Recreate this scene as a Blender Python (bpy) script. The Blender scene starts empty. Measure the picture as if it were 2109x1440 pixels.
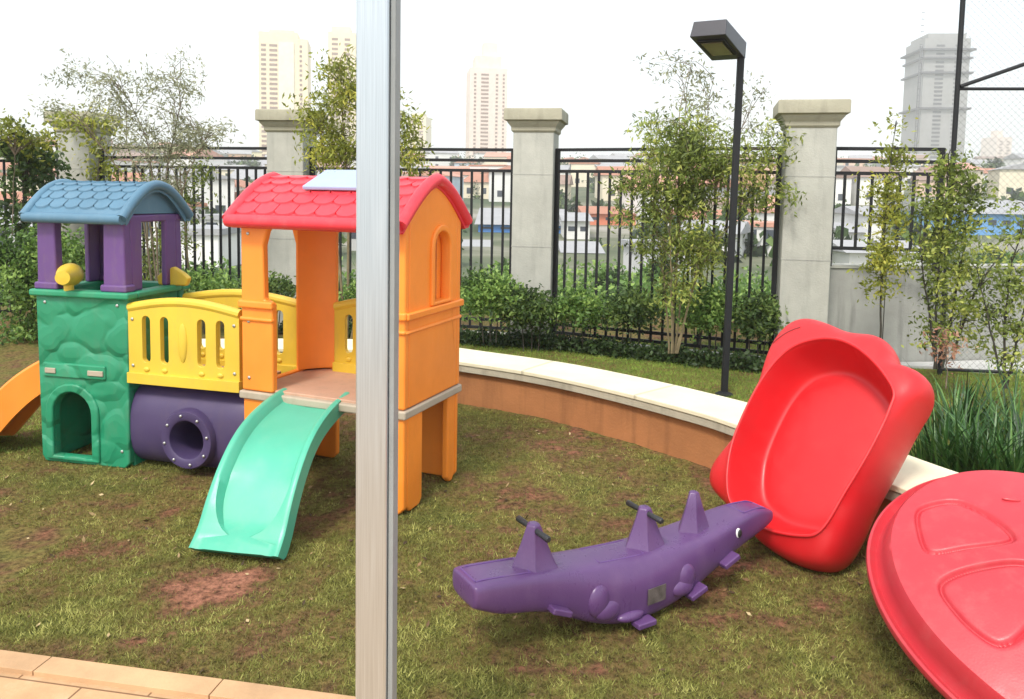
import bpy, bmesh, math, random
import numpy as np
from mathutils import Vector, Matrix, Euler
R=math.radians; PI=math.pi
random.seed(7); rng=np.random.default_rng(7)
S=bpy.context.scene; COL=S.collection

# ------------------------------------------------------------------ camera, sky, sun, exposure
EYE=1.6; PITCH=R(4.7); ROLL=R(1.0); W0,H0=2109,1440; FPX=28/36*W0; CX,CY=1054.5,530.0
cd=bpy.data.cameras.new("camera"); cam=bpy.data.objects.new("camera",cd); COL.objects.link(cam)
cd.lens=28; cd.sensor_width=36; cd.sensor_fit='HORIZONTAL'; cd.shift_y=-(H0/2-CY)/W0
cd.clip_start=.05; cd.clip_end=4000
CM=Matrix.Rotation(PI/2-PITCH,4,'X')@Matrix.Rotation(ROLL,4,'Z')
cam.matrix_world=Matrix.Translation((0,0,EYE))@CM
S.camera=cam
w=bpy.data.worlds.new("World"); S.world=w; w.use_nodes=True
nt=w.node_tree; nt.nodes.clear()
out=nt.nodes.new('ShaderNodeOutputWorld'); add=nt.nodes.new('ShaderNodeAddShader')
SUN_EL,SUN_AZ=R(52),R(205)      # azimuth clockwise from +Y: behind the viewer, a little to the left
b1=nt.nodes.new('ShaderNodeBackground'); sky=nt.nodes.new('ShaderNodeTexSky'); sky.sky_type='NISHITA'; sky.sun_disc=False
sky.sun_elevation=SUN_EL; sky.sun_rotation=SUN_AZ; sky.dust_density=4; sky.air_density=1; sky.ozone_density=1
b1.inputs[1].default_value=.06; nt.links.new(sky.outputs[0],b1.inputs[0])
b2=nt.nodes.new('ShaderNodeBackground'); b2.inputs[1].default_value=.80
tc=nt.nodes.new('ShaderNodeTexCoord'); nz=nt.nodes.new('ShaderNodeTexNoise'); nz.inputs['Scale'].default_value=2.2; nz.inputs['Detail'].default_value=5
mp=nt.nodes.new('ShaderNodeMapping'); mp.inputs['Scale'].default_value=(1,1,2.5)
cr=nt.nodes.new('ShaderNodeValToRGB'); cr.color_ramp.elements[0].position=.35; cr.color_ramp.elements[1].position=.7
cr.color_ramp.elements[0].color=(.86,.95,.99,1); cr.color_ramp.elements[1].color=(.99,1,.99,1)
nt.links.new(tc.outputs['Generated'],mp.inputs[0]); nt.links.new(mp.outputs[0],nz.inputs[0]); nt.links.new(nz.outputs[0],cr.inputs[0]); nt.links.new(cr.outputs[0],b2.inputs[0])
nt.links.new(b1.outputs[0],add.inputs[0]); nt.links.new(b2.outputs[0],add.inputs[1]); nt.links.new(add.outputs[0],out.inputs[0])
sd=bpy.data.lights.new("sun",'SUN'); sd.energy=2.1; sd.angle=R(11); sd.color=(1,.95,.87)
so=bpy.data.objects.new("sun",sd); COL.objects.link(so)
sdir=Vector((math.sin(SUN_AZ)*math.cos(SUN_EL),math.cos(SUN_AZ)*math.cos(SUN_EL),math.sin(SUN_EL)))
so.rotation_euler=sdir.to_track_quat('Z','Y').to_euler()
S.view_settings.view_transform='Standard'; S.view_settings.look='None'; S.view_settings.gamma=1; S.view_settings.exposure=.45
S.render.engine='CYCLES'; S.cycles.volume_bounces=2; S.cycles.max_bounces=6; S.cycles.transparent_max_bounces=8

# ------------------------------------------------------------------ surveying helpers
def ray(px,py):
    v=CM.to_3x3()@Vector(((px-CX)/FPX,-(py-CY)/FPX,-1)); return v
def atz(px,py,z=0.): r=ray(px,py); return Vector((0,0,EYE))+r*((z-EYE)/r.z)
def atd(px,py,d): r=ray(px,py); return Vector((0,0,EYE))+r*(d/r.y)
def onplane(px,py,p,n): r=ray(px,py); return Vector((0,0,EYE))+r*((Vector(p)-Vector((0,0,EYE))).dot(n)/r.dot(n))
def topx(p):
    q=CM.to_3x3().transposed()@(Vector(p)-Vector((0,0,EYE))); return (CX+FPX*q.x/-q.z, CY-FPX*q.y/-q.z)

# ------------------------------------------------------------------ material helpers
def newmat(name):
    m=bpy.data.materials.new(name); m.use_nodes=True; return m,m.node_tree,m.node_tree.nodes['Principled BSDF']
def noise(nt,scale,detail=4,coord='Object',rough=.55,sc=None):
    t=nt.nodes.new('ShaderNodeTexCoord'); n=nt.nodes.new('ShaderNodeTexNoise')
    n.inputs['Scale'].default_value=scale; n.inputs['Detail'].default_value=detail; n.inputs['Roughness'].default_value=rough
    if sc:
        mp=nt.nodes.new('ShaderNodeMapping'); mp.inputs['Scale'].default_value=sc; nt.links.new(t.outputs[coord],mp.inputs[0]); nt.links.new(mp.outputs[0],n.inputs[0])
    else: nt.links.new(t.outputs[coord],n.inputs[0])
    return n
def ramp(nt,src,stops):
    r=nt.nodes.new('ShaderNodeValToRGB'); e=r.color_ramp.elements
    while len(e)<len(stops): e.new(.5)
    for k,(p,c) in enumerate(stops): e[k].position=p; e[k].color=(*c,1)
    nt.links.new(src,r.inputs[0]); return r
def mul(c,k): return tuple(min(1,x*k) for x in c)
def bump(nt,src,bs,strength,dist):
    b=nt.nodes.new('ShaderNodeBump'); b.inputs['Strength'].default_value=strength; b.inputs['Distance'].default_value=dist
    nt.links.new(src,b.inputs['Height']); nt.links.new(b.outputs[0],bs.inputs['Normal']); return b
def simple(name,c,rough=.6,var=.12,scale=4,bmp=.15,metal=0,dist=.004,bscale=90):
    m,nt,bs=newmat(name); n=noise(nt,scale)
    r=ramp(nt,n.outputs[0],[(.3,mul(c,1-var)),(.7,mul(c,1+var))]); nt.links.new(r.outputs[0],bs.inputs['Base Color'])
    bs.inputs['Roughness'].default_value=rough; bs.inputs['Metallic'].default_value=metal
    if bmp: bump(nt,noise(nt,bscale,3).outputs[0],bs,bmp,dist)
    return m
def plastic(name,c,rough=.42,dirt=(.25,.2,.14),dirtamt=.3,stones=False):
    m,nt,bs=newmat(name)
    n=noise(nt,2.3,5); r=ramp(nt,n.outputs[0],[(.3,mul(c,.88)),(.72,mul(c,1.1))])
    n2=noise(nt,9,8,rough=.7,sc=(1.6,1.6,.6)); d=ramp(nt,n2.outputs[0],[(.50,(0,0,0)),(.62,(dirtamt*.5,)*3),(.78,(dirtamt*1.3,)*3)])
    mx=nt.nodes.new('ShaderNodeMix'); mx.data_type='RGBA'; nt.links.new(d.outputs[0],mx.inputs[0]); nt.links.new(r.outputs[0],mx.inputs[6]); mx.inputs[7].default_value=(*dirt,1)
    nt.links.new(mx.outputs[2],bs.inputs['Base Color'])
    rr=ramp(nt,n2.outputs[0],[(.3,(rough-.06,)*3),(.7,(rough+.16,)*3)]); nt.links.new(rr.outputs[0],bs.inputs['Roughness'])
    bs.inputs['Subsurface Weight'].default_value=0
    h=noise(nt,160,2).outputs[0]
    b=bump(nt,h,bs,.12,.003)
    # soft waviness of rotomoulded walls
    b0=nt.nodes.new('ShaderNodeBump'); b0.inputs['Strength'].default_value=.25; b0.inputs['Distance'].default_value=.02
    nt.links.new(noise(nt,5,1).outputs[0],b0.inputs['Height']); nt.links.new(b0.outputs[0],b.inputs['Normal'])
    if stones:
        t=nt.nodes.new('ShaderNodeTexCoord'); wn=noise(nt,3.5,2); mxv=nt.nodes.new('ShaderNodeMix'); mxv.data_type='RGBA'; mxv.inputs[0].default_value=.18
        mp=nt.nodes.new('ShaderNodeMapping'); mp.inputs['Scale'].default_value=(1,1,1.35)
        nt.links.new(t.outputs['Object'],mxv.inputs[6]); nt.links.new(wn.outputs['Color'],mxv.inputs[7]); nt.links.new(mxv.outputs[2],mp.inputs[0])
        v=nt.nodes.new('ShaderNodeTexVoronoi'); v.feature='SMOOTH_F1'; v.inputs['Scale'].default_value=5.6; v.inputs['Smoothness'].default_value=.12; v.inputs['Randomness'].default_value=.9
        nt.links.new(mp.outputs[0],v.inputs[0])
        rv=ramp(nt,v.outputs['Distance'],[(.30,(1,1,1)),(.50,(.75,.75,.75)),(.68,(0,0,0))])
        bb=nt.nodes.new('ShaderNodeBump'); bb.inputs['Strength'].default_value=1; bb.inputs['Distance'].default_value=.016
        nt.links.new(rv.outputs[0],bb.inputs['Height']); nt.links.new(bb.outputs[0],b0.inputs['Normal'])
    return m
def foliage(name,dark,light,yellow=None,rough=.55,trans=.35):
    m,nt,bs=newmat(name)
    a=nt.nodes.new('ShaderNodeAttribute'); a.attribute_name='tint'
    st=[(0,dark),(.7,light)]; st.append((1,yellow or mul(light,1.25)))
    r=ramp(nt,a.outputs['Fac'],st); nt.links.new(r.outputs[0],bs.inputs['Base Color']); bs.inputs['Roughness'].default_value=rough
    tr=nt.nodes.new('ShaderNodeBsdfTranslucent'); nt.links.new(r.outputs[0],tr.inputs[0])
    mx=nt.nodes.new('ShaderNodeMixShader'); mx.inputs[0].default_value=trans
    o=nt.nodes['Material Output']; nt.links.new(bs.outputs[0],mx.inputs[1]); nt.links.new(tr.outputs[0],mx.inputs[2]); nt.links.new(mx.outputs[0],o.inputs[0])
    return m

# ------------------------------------------------------------------ object helpers
def tag(o,label=None,cat=None,group=None,kind=None):
    if label: o['label']=label
    if cat: o['category']=cat
    if group: o['group']=group
    if kind: o['kind']=kind
    return o
def empty(name,loc=(0,0,0),rz=0,label=None,cat=None,group=None):
    o=bpy.data.objects.new(name,None); COL.objects.link(o); o.location=loc; o.rotation_euler=(0,0,rz); o.empty_display_size=.1
    return tag(o,label,cat,group)
def link(name,me,mat,parent=None,smooth=True,bevel=0,seg=3,ang=35,M=None,subsurf=0):
    o=bpy.data.objects.new(name,me); COL.objects.link(o)
    if mat: me.materials.append(mat)
    if M is not None: o.matrix_local=M
    if parent: o.parent=parent
    me.shade_smooth() if smooth else me.shade_flat()
    if bevel:
        b=o.modifiers.new('bevel','BEVEL'); b.width=bevel; b.segments=seg; b.limit_method='ANGLE'; b.angle_limit=R(ang); b.harden_normals=True
    elif smooth and not subsurf: me.set_sharp_from_angle(angle=R(40))
    if subsurf:
        s=o.modifiers.new('sub','SUBSURF'); s.levels=subsurf; s.render_levels=subsurf
    return o
class MB:
    def __init__(s): s.bm=bmesh.new()
    def box(s,c,size,M=None):
        T=(M or Matrix())@Matrix.Translation(c)@Matrix.Diagonal((*size,1))
        bmesh.ops.create_cube(s.bm,size=1,matrix=T); return s
    def b(s,x0,x1,y0,y1,z0,z1,M=None): return s.box(((x0+x1)/2,(y0+y1)/2,(z0+z1)/2),(x1-x0,y1-y0,z1-z0),M)
    def bar(s,p,q,wd,dp=None,up=(0,0,1)):
        p=Vector(p);q=Vector(q); z=(q-p); L=z.length; z.normalize(); x=Vector(up).cross(z)
        if x.length<1e-3: x=Vector((1,0,0))
        x.normalize(); y=z.cross(x)
        M=Matrix((x,y,z)).transposed().to_4x4(); M.translation=(p+q)/2
        bmesh.ops.create_cube(s.bm,size=1,matrix=M@Matrix.Diagonal((wd,dp or wd,L,1))); return s
    def tube(s,pts,rad,n=8,cap=True):
        pts=[Vector(p) for p in pts]; rad=rad if hasattr(rad,'__len__') else [rad]*len(pts); rings=[]
        d=(pts[1]-pts[0]).normalized(); u=d.orthogonal().normalized()
        for i,p in enumerate(pts):
            d=(pts[min(i+1,len(pts)-1)]-pts[max(i-1,0)]).normalized(); u=(u-d*u.dot(d)).normalized(); v=d.cross(u)
            rings.append([s.bm.verts.new(p+(u*math.cos(2*PI*k/n)+v*math.sin(2*PI*k/n))*rad[i]) for k in range(n)])
        s.loft(rings,cap); return s
    def loft(s,rings,cap=True,close=True):
        n=len(rings[0])
        for a,b in zip(rings,rings[1:]):
            for k in range(n if close else n-1):
                s.bm.faces.new((a[k],a[(k+1)%n],b[(k+1)%n],b[k]))
        if cap:
            s.bm.faces.new(rings[0][::-1]); s.bm.faces.new(rings[-1])
    def ring(s,pts): return [s.bm.verts.new(p) for p in pts]
    def lathe(s,prof,n=24,M=None,cap=True):
        M=M or Matrix(); rings=[s.ring([M@Vector((r*math.cos(2*PI*k/n),r*math.sin(2*PI*k/n),z)) for k in range(n)]) for r,z in prof]
        s.loft(rings,cap); return s
    def ball(s,c,r,M=None,seg=12):
        r=r if hasattr(r,'__len__') else (r,r,r)
        bmesh.ops.create_uvsphere(s.bm,u_segments=seg,v_segments=max(6,seg*2//3),radius=1,matrix=(M or Matrix())@Matrix.Translation(c)@Matrix.Diagonal((*r,1))); return s
    def plate(s,outer,holes,y0,y1,M=None):
        """flat panel in the XZ plane with holes, from y0 to y1"""
        t=bmesh.new(); es=[]
        for loop in [outer]+list(holes):
            vs=[t.verts.new((p[0],y0,p[1])) for p in loop]
            for a,b in zip(vs,vs[1:]+vs[:1]): es.append(t.edges.new((a,b)))
        bmesh.ops.triangle_fill(t,use_beauty=True,use_dissolve=False,edges=es)
        g=bmesh.ops.extrude_face_region(t,geom=list(t.faces))
        bmesh.ops.translate(t,verts=[v for v in g['geom'] if isinstance(v,bmesh.types.BMVert)],vec=(0,y1-y0,0))
        bmesh.ops.recalc_face_normals(t,faces=t.faces)
        bmesh.ops.dissolve_limit(t,angle_limit=R(1),verts=t.verts,edges=t.edges,delimit={'NORMAL'})
        if M: bmesh.ops.transform(t,matrix=M,verts=t.verts)
        me=bpy.data.meshes.new('t'); t.to_mesh(me); t.free(); s.bm.from_mesh(me); bpy.data.meshes.remove(me); return s
    def build(s,name,mat,parent=None,recalc=True,**k):
        if recalc: bmesh.ops.recalc_face_normals(s.bm,faces=s.bm.faces)
        me=bpy.data.meshes.new(name); s.bm.to_mesh(me); s.bm.free(); return link(name,me,mat,parent,**k)
def arch(cx,z0,z1,wd,n=10,sq=.5):
    """arched opening outline: base z0, crown z1"""
    r=wd/2; h=min(r*1.0,(z1-z0)*sq); pts=[(cx-r,z0),(cx+r,z0)]
    for k in range(n+1):
        a=PI*k/n; pts.append((cx+r*math.cos(a),z1-h+h*math.sin(a)))
    return pts
def slot(cx,z0,z1,wd,n=6):
    r=wd/2; pts=[]
    for k in range(n+1): a=PI*k/n; pts.append((cx+r*math.cos(a),z1-r+r*math.sin(a)))
    for k in range(n+1): a=PI+PI*k/n; pts.append((cx+r*math.cos(a),z0+r+r*math.sin(a)))
    return pts
def rect(x0,x1,z0,z1): return [(x0,z0),(x1,z0),(x1,z1),(x0,z1)]
def catmull(P,n,closed=False):
    P=[Vector(p) for p in P]; m=len(P); out=[]
    segs=m if closed else m-1
    for i in range(segs):
        g=lambda j: P[j%m] if closed else P[max(0,min(m-1,j))]
        a,b,c,d=g(i-1),g(i),g(i+1),g(i+2)
        for k in range(n):
            t=k/n; out.append(.5*((2*b)+(c-a)*t+(2*a-5*b+4*c-d)*t*t+(3*b-a-3*c+d)*t**3))
    if not closed: out.append(P[-1])
    return out
def rawmesh(name,V,Fc,n,tint=None):
    """numpy mesh; Fc flat index array of n-gons"""
    me=bpy.data.meshes.new(name); V=np.asarray(V,np.float32); Fc=np.asarray(Fc,np.int32).ravel(); nf=len(Fc)//n
    me.vertices.add(len(V)); me.vertices.foreach_set('co',V.ravel()); me.loops.add(len(Fc)); me.loops.foreach_set('vertex_index',Fc)
    me.polygons.add(nf); me.polygons.foreach_set('loop_start',np.arange(0,nf*n,n,dtype=np.int32)); me.update(calc_edges=True)
    if tint is not None:
        a=me.attributes.new('tint','FLOAT','POINT'); a.data.foreach_set('value',np.asarray(tint,np.float32))
    return me
def leaf_mesh(name,C,sz,mat,parent,aspect=.3,tint=None,droop=.3,per=1,spread=.0):
    """rhombic leaves (two tris folded) about the centres C"""
    C=np.asarray(C,float)
    if per>1: C=np.repeat(C,per,0)+rng.normal(0,spread,(len(C)*per,3)); tint=None if tint is None else np.repeat(tint,per)
    N=len(C); d=rng.normal(0,1,(N,3)); d[:,2]-=droop; d/=np.linalg.norm(d,axis=1)[:,None]
    r=rng.normal(0,1,(N,3)); s=np.cross(d,r); s/=np.linalg.norm(s,axis=1)[:,None]
    L=(sz*rng.uniform(.6,1.3,N))[:,None]; nn=np.cross(d,s)
    V=np.stack([C,C+d*L*.45+s*L*aspect*.5+nn*L*.05,C+d*L,C+d*L*.45-s*L*aspect*.5+nn*L*.05],1).reshape(-1,3)
    F=np.arange(4*N)
    if tint is None: tint=rng.uniform(0,1,N)
    me=rawmesh(name,V,F,4,np.repeat(tint,4)); o=link(name,me,mat,parent,smooth=False); return o
def clump_pts(c,r,n,shell=.5):
    """points in an ellipsoid, more towards its surface"""
    d=rng.normal(0,1,(n,3)); d/=np.linalg.norm(d,axis=1)[:,None]; t=rng.uniform(0,1,n)**shell
    return np.array(c)+d*t[:,None]*np.array(r)
_H=rng.uniform(0,1,(256,256))
def vnoise(x,y):
    xi=np.floor(x).astype(int); yi=np.floor(y).astype(int); fx=x-xi; fy=y-yi; fx=fx*fx*(3-2*fx); fy=fy*fy*(3-2*fy)
    g=lambda a,b:_H[a&255,b&255]
    return (g(xi,yi)*(1-fx)+g(xi+1,yi)*fx)*(1-fy)+(g(xi,yi+1)*(1-fx)+g(xi+1,yi+1)*fx)*fy
def fbm(x,y,o=4):
    s=0;a=.5;t=0
    for k in range(o): s=s+a*vnoise(x*2**k+17*k,y*2**k+31*k); t+=a; a*=.55
    return s/t

# ------------------------------------------------------------------ materials
M={}
M['orange']=plastic('orange_plastic',(.94,.275,.028),dirtamt=.12,dirt=(.5,.25,.08))
M['red']=plastic('red_plastic',(.62,.013,.018),.38,dirtamt=.08,dirt=(.4,.1,.08))
M['redlid']=plastic('faded_red_plastic',(.50,.034,.048),.36,dirtamt=.15,dirt=(.45,.2,.18))
M['roofred']=plastic('roof_red_plastic',(.74,.04,.06),.34,dirtamt=.12,dirt=(.7,.3,.3))
M['green']=plastic('green_plastic',(.018,.25,.125),.40,stones=True,dirtamt=.15)
M['greenp']=plastic('plain_green_plastic',(.02,.27,.135),.38,dirtamt=.15)
M['mint']=plastic('mint_plastic',(.075,.42,.28),.34,dirtamt=.12,dirt=(.3,.45,.35))
M['purple']=plastic('purple_plastic',(.12,.055,.20),.4)
M['croc']=plastic('violet_plastic',(.105,.048,.15),.28,dirtamt=.12,dirt=(.3,.2,.3))
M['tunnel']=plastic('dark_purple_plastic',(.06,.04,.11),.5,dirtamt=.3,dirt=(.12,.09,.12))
M['blue']=plastic('blue_grey_plastic',(.085,.19,.28),.38,dirtamt=.15,dirt=(.3,.4,.45))
M['yellow']=plastic('yellow_plastic',(.70,.49,.045),.42,dirtamt=.14)
M['deck']=plastic('tan_plastic',(.50,.30,.20),.6,dirtamt=.5,dirt=(.3,.22,.16))
M['trim']=plastic('grey_tan_plastic',(.42,.36,.27),.6,dirtamt=.4)
M['skylight']=plastic('pale_blue_plastic',(.36,.44,.68),.3,dirtamt=.05)
M['black']=simple('black_rubber',(.02,.02,.022),.5,.2)
M['white']=simple('white_paint',(.8,.8,.78),.5,.05)
M['sticker']=simple('olive_sticker',(.10,.085,.08),.5,.4,30)
M['bolt']=simple('worn_steel',(.5,.5,.48),.35,.2,metal=.8)
M['iron']=simple('black_iron',(.006,.007,.009),.7,.3)
M['lampmetal']=simple('grey_powder_coat',(.035,.035,.045),.42,.2)
M['lens']=simple('amber_glass_lens',(.16,.13,.09),.2,.2)

def concrete(name,c,stain=.5):
    m,nt,bs=newmat(name); n=noise(nt,2.2,8,rough=.65); r=ramp(nt,n.outputs[0],[(.3,mul(c,.8)),(.7,mul(c,1.12))])
    n2=noise(nt,3.5,6,sc=(3,3,.35)); d=ramp(nt,n2.outputs[0],[(.52,(0,0,0)),(.75,(stain,)*3)])
    mx=nt.nodes.new('ShaderNodeMix'); mx.data_type='RGBA'; nt.links.new(d.outputs[0],mx.inputs[0]); nt.links.new(r.outputs[0],mx.inputs[6]); mx.inputs[7].default_value=(*mul(c,.42),1)
    nt.links.new(mx.outputs[2],bs.inputs['Base Color']); bs.inputs['Roughness'].default_value=.9
    bump(nt,noise(nt,60,6).outputs[0],bs,.5,.006); return m
M['conc']=concrete('weathered_concrete',(.45,.45,.40),.35)
M['conc2']=concrete('stained_concrete',(.36,.36,.33),.65)
M['cap']=concrete('moulded_cap_stone',(.38,.36,.27),.5)
# bench cap with joints between the stone slabs
def slab_mat():
    m,nt,bs=newmat('bench_stone'); c=(.78,.72,.52)
    n=noise(nt,3,7,rough=.6); r=ramp(nt,n.outputs[0],[(.3,mul(c,.86)),(.7,mul(c,1.08))])
    a=nt.nodes.new('ShaderNodeAttribute'); a.attribute_name='tint'
    mth=nt.nodes.new('ShaderNodeMath'); mth.operation='FRACT'; nt.links.new(a.outputs['Fac'],mth.inputs[0])
    j=ramp(nt,mth.outputs[0],[(0,(1,1,1)),(.018,(.6,.6,.6)),(.03,(0,0,0))])
    mx=nt.nodes.new('ShaderNodeMix'); mx.data_type='RGBA'; nt.links.new(j.outputs[0],mx.inputs[0]); nt.links.new(r.outputs[0],mx.inputs[6]); mx.inputs[7].default_value=(.45,.40,.28,1)
    nt.links.new(mx.outputs[2],bs.inputs['Base Color']); bs.inputs['Roughness'].default_value=.75
    bump(nt,noise(nt,50,6).outputs[0],bs,.35,.004); return m
M['slab']=slab_mat()
M['bwall']=concrete('ochre_render',(.40,.165,.06),.6)
def brushed():
    m,nt,bs=newmat('brushed_steel'); n=noise(nt,30,6,sc=(14,14,.12)); c=(.56,.61,.64)
    r=ramp(nt,n.outputs[0],[(.3,mul(c,.82)),(.7,mul(c,1.1))]); nt.links.new(r.outputs[0],bs.inputs['Base Color'])
    bs.inputs['Metallic'].default_value=.85; rr=ramp(nt,n.outputs[0],[(.3,(.32,)*3),(.7,(.5,)*3)]); nt.links.new(rr.outputs[0],bs.inputs['Roughness'])
    bs.inputs['Anisotropic'].default_value=.5
    bump(nt,n.outputs[0],bs,.1,.002); return m
M['steel']=brushed()
def paving():
    m,nt,bs=newmat('sandstone_paving'); c=(.54,.33,.17)
    n=noise(nt,5,8,rough=.6); r=ramp(nt,n.outputs[0],[(.3,mul(c,.8)),(.5,c),(.72,(.66,.46,.28))])
    t=nt.nodes.new('ShaderNodeTexCoord'); mp=nt.nodes.new('ShaderNodeMapping'); mp.inputs['Rotation'].default_value=(0,0,R(9.8)); mp.inputs['Location'].default_value=(.12,.16,0)
    nt.links.new(t.outputs['Object'],mp.inputs[0])
    bk=nt.nodes.new('ShaderNodeTexBrick'); bk.inputs['Scale'].default_value=1; bk.inputs['Brick Width'].default_value=.46; bk.inputs['Row Height'].default_value=.46
    bk.inputs['Mortar Size'].default_value=.004; bk.inputs['Mortar Smooth'].default_value=.3; bk.inputs['Color1'].default_value=(1,1,1,1); bk.inputs['Color2'].default_value=(.86,.88,.9,1); bk.inputs['Mortar'].default_value=(.35,.3,.26,1)
    nt.links.new(mp.outputs[0],bk.inputs[0])
    mx=nt.nodes.new('ShaderNodeMix'); mx.data_type='RGBA'; mx.blend_type='MULTIPLY'; mx.inputs[0].default_value=1
    nt.links.new(r.outputs[0],mx.inputs[6]); nt.links.new(bk.outputs[0],mx.inputs[7]); nt.links.new(mx.outputs[2],bs.inputs['Base Color']); bs.inputs['Roughness'].default_value=.8
    bump(nt,noise(nt,70,5).outputs[0],bs,.4,.004); return m
M['pave']=paving()
M['pale']=concrete('pale_paving',(.55,.55,.53),.2)
def soil():
    m,nt,bs=newmat('lawn_soil'); a=nt.nodes.new('ShaderNodeAttribute'); a.attribute_name='tint'
    r=ramp(nt,a.outputs['Fac'],[(0,(.13,.14,.035)),(.38,(.20,.155,.05)),(.62,(.18,.105,.05)),(.85,(.27,.12,.07)),(1,(.36,.16,.10))])
    n=noise(nt,38,8,rough=.75); r2=ramp(nt,n.outputs[0],[(.34,(.2,.2,.2)),(.60,(1.25,1.25,1.25))])
    mx=nt.nodes.new('ShaderNodeMix'); mx.data_type='RGBA'; mx.blend_type='MULTIPLY'; mx.inputs[0].default_value=1
    nt.links.new(r.outputs[0],mx.inputs[6]); nt.links.new(r2.outputs[0],mx.inputs[7]); nt.links.new(mx.outputs[2],bs.inputs['Base Color'])
    bs.inputs['Roughness'].default_value=1; bs.inputs['Specular IOR Level'].default_value=.15
    bump(nt,noise(nt,70,8,rough=.7).outputs[0],bs,.8,.02); return m
M['soil']=soil()
M['blade']=foliage('grass_blade',(.14,.09,.028),(.24,.255,.05),(.52,.50,.15),.7,.3)
M['blade2']=foliage('lush_grass_blade',(.12,.19,.03),(.22,.34,.045),(.36,.50,.08),.7,.3)
M['leafA']=foliage('olive_leaf',(.06,.085,.018),(.25,.32,.06),(.52,.55,.13))
M['leafY']=foliage('yellow_green_leaf',(.12,.14,.02),(.32,.36,.05),(.55,.52,.09))
M['leafD']=foliage('dark_green_leaf',(.02,.04,.012),(.07,.13,.03),(.18,.26,.06))
M['leafM']=foliage('mid_green_leaf',(.04,.08,.018),(.14,.26,.05),(.30,.44,.10))
M['leafP']=foliage('pale_thin_leaf',(.16,.17,.09),(.33,.34,.20),(.5,.5,.33))
M['leafI']=foliage('strap_leaf',(.015,.045,.012),(.05,.14,.03),(.16,.30,.08),.4,.2)
M['bark']=simple('grey_bark',(.16,.125,.085),.9,.35,20,.6)
M['barkd']=simple('dark_bark',(.05,.045,.035),.9,.35,20,.6)
M['bamb']=simple('brown_cane',(.19,.15,.08),.7,.3,10,.3)

# ------------------------------------------------------------------ ground, lawn, paving, far terrain
def prune(p): return p
BARE=[(430,1215,.24,.15),(630,1370,.24,.08),(1030,1030,.30,.16),(1130,1395,.25,.08),(230,1215,.22,.07),(60,1330,.2,.08),(300,1050,.3,.12),(700,1000,.5,.35),(1350,1370,.3,.07),(640,1130,.3,.15),(1250,1010,.3,.12)]
BW=[]
for a,b,rx,ry in BARE:
    q=atz(a,b); BW.append((q.x,q.y,rx,ry))
LUSH=[(970,960,.16,.12),(870,1060,.22,.1),(330,960,.5,.1),(180,1000,.4,.1),(40,1300,.25,.06),(950,1400,.5,.07)]
LW=[(atz(a,b).x,atz(a,b).y,rx,ry) for a,b,rx,ry in LUSH]
def bareness(x,y):
    n=fbm(x*2.3+5,y*2.3+9,5); n2=fbm(x*9+3,y*9+1,4)
    n3=fbm(x*26+1,y*26+8,3); v=.36+(n-.5)*.8+(n2-.5)*1.05+(n3-.5)*.7
    for k,(cx,cy,rx,ry) in enumerate(BW):
        g=np.exp(-(((x-cx)/rx)**2+((y-cy)/ry)**2)**1.5); v=v+g*(.8 if k==0 else .10)*(0.7+.6*n2)
    for cx,cy,rx,ry in LW: v=v-.5*np.exp(-(((x-cx)/rx)**2+((y-cy)/ry)**2))
    return np.clip(v,0,1)
def terrain_z(d): return float(np.interp(d,[0,10.5,12,20,30,50,85,130,250,400,600,900,1500],[-.35,-.35,-1.2,-1.9,-2.4,-2.9,-3.0,-1.0,6.5,14,20,24,26]))
def grid(name,x0,x1,y0,y1,st,zf,mat,attr=None):
    xs=np.arange(x0,x1+st/2,st); ys=np.arange(y0,y1+st/2,st); X,Y=np.meshgrid(xs,ys); nx,ny=len(xs),len(ys)
    V=np.stack([X,Y,zf(X,Y)],-1).reshape(-1,3); i=np.arange(nx-1)[None,:]+nx*np.arange(ny-1)[:,None]
    F=np.stack([i,i+1,i+nx+1,i+nx],-1).reshape(-1)
    me=rawmesh(name,V,F,4,attr(X,Y).ravel() if attr is not None else None); return tag(link(name,me,mat),kind='structure')
def lawn_z(X,Y):
    return (fbm(X*1.5,Y*1.5,4)-.5)*.03+(fbm(X*14,Y*14,2)-.5)*.012
grid('lawn',-9,6.6,1.2,10.4,.04,lawn_z,M['soil'],bareness)
# paving in the near left corner, its edge runs slightly away from the camera
e0=atz(0,1345,.014); e1=atz(724,1441,.014); ed=(e1-e0).normalized(); en=Vector((-ed.y,ed.x,0))
mb=MB(); pa=e0-ed*6; pb=e1+ed*8
vs=[mb.bm.verts.new(p) for p in [pa-en*6,pb-en*6,pb,pa]]
for v in vs: v.co.z=.010
f=mb.bm.faces.new(vs); g=bmesh.ops.extrude_face_region(mb.bm,geom=[f]); bmesh.ops.translate(mb.bm,verts=[v for v in g['geom'] if isinstance(v,bmesh.types.BMVert)],vec=(0,0,-.25))
tag(mb.build('paving',M['pave'],smooth=False),kind='structure')
# kerb row of stone along the paving edge is laid as a slightly proud strip
mb=MB(); n=26
for k in range(n):
    a=pa+ed*(k*.62); mb.bar(a+ed*.001-en*.043+Vector((0,0,-.010)),a+ed*.618-en*.043+Vector((0,0,-.010)),.085,.047,up=(0,0,1))
tag(mb.build('paving_edge_strip',simple('sandstone_edge',(.52,.32,.17),.8,.18,6,.4),bevel=.002,seg=1),kind='structure')
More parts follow.
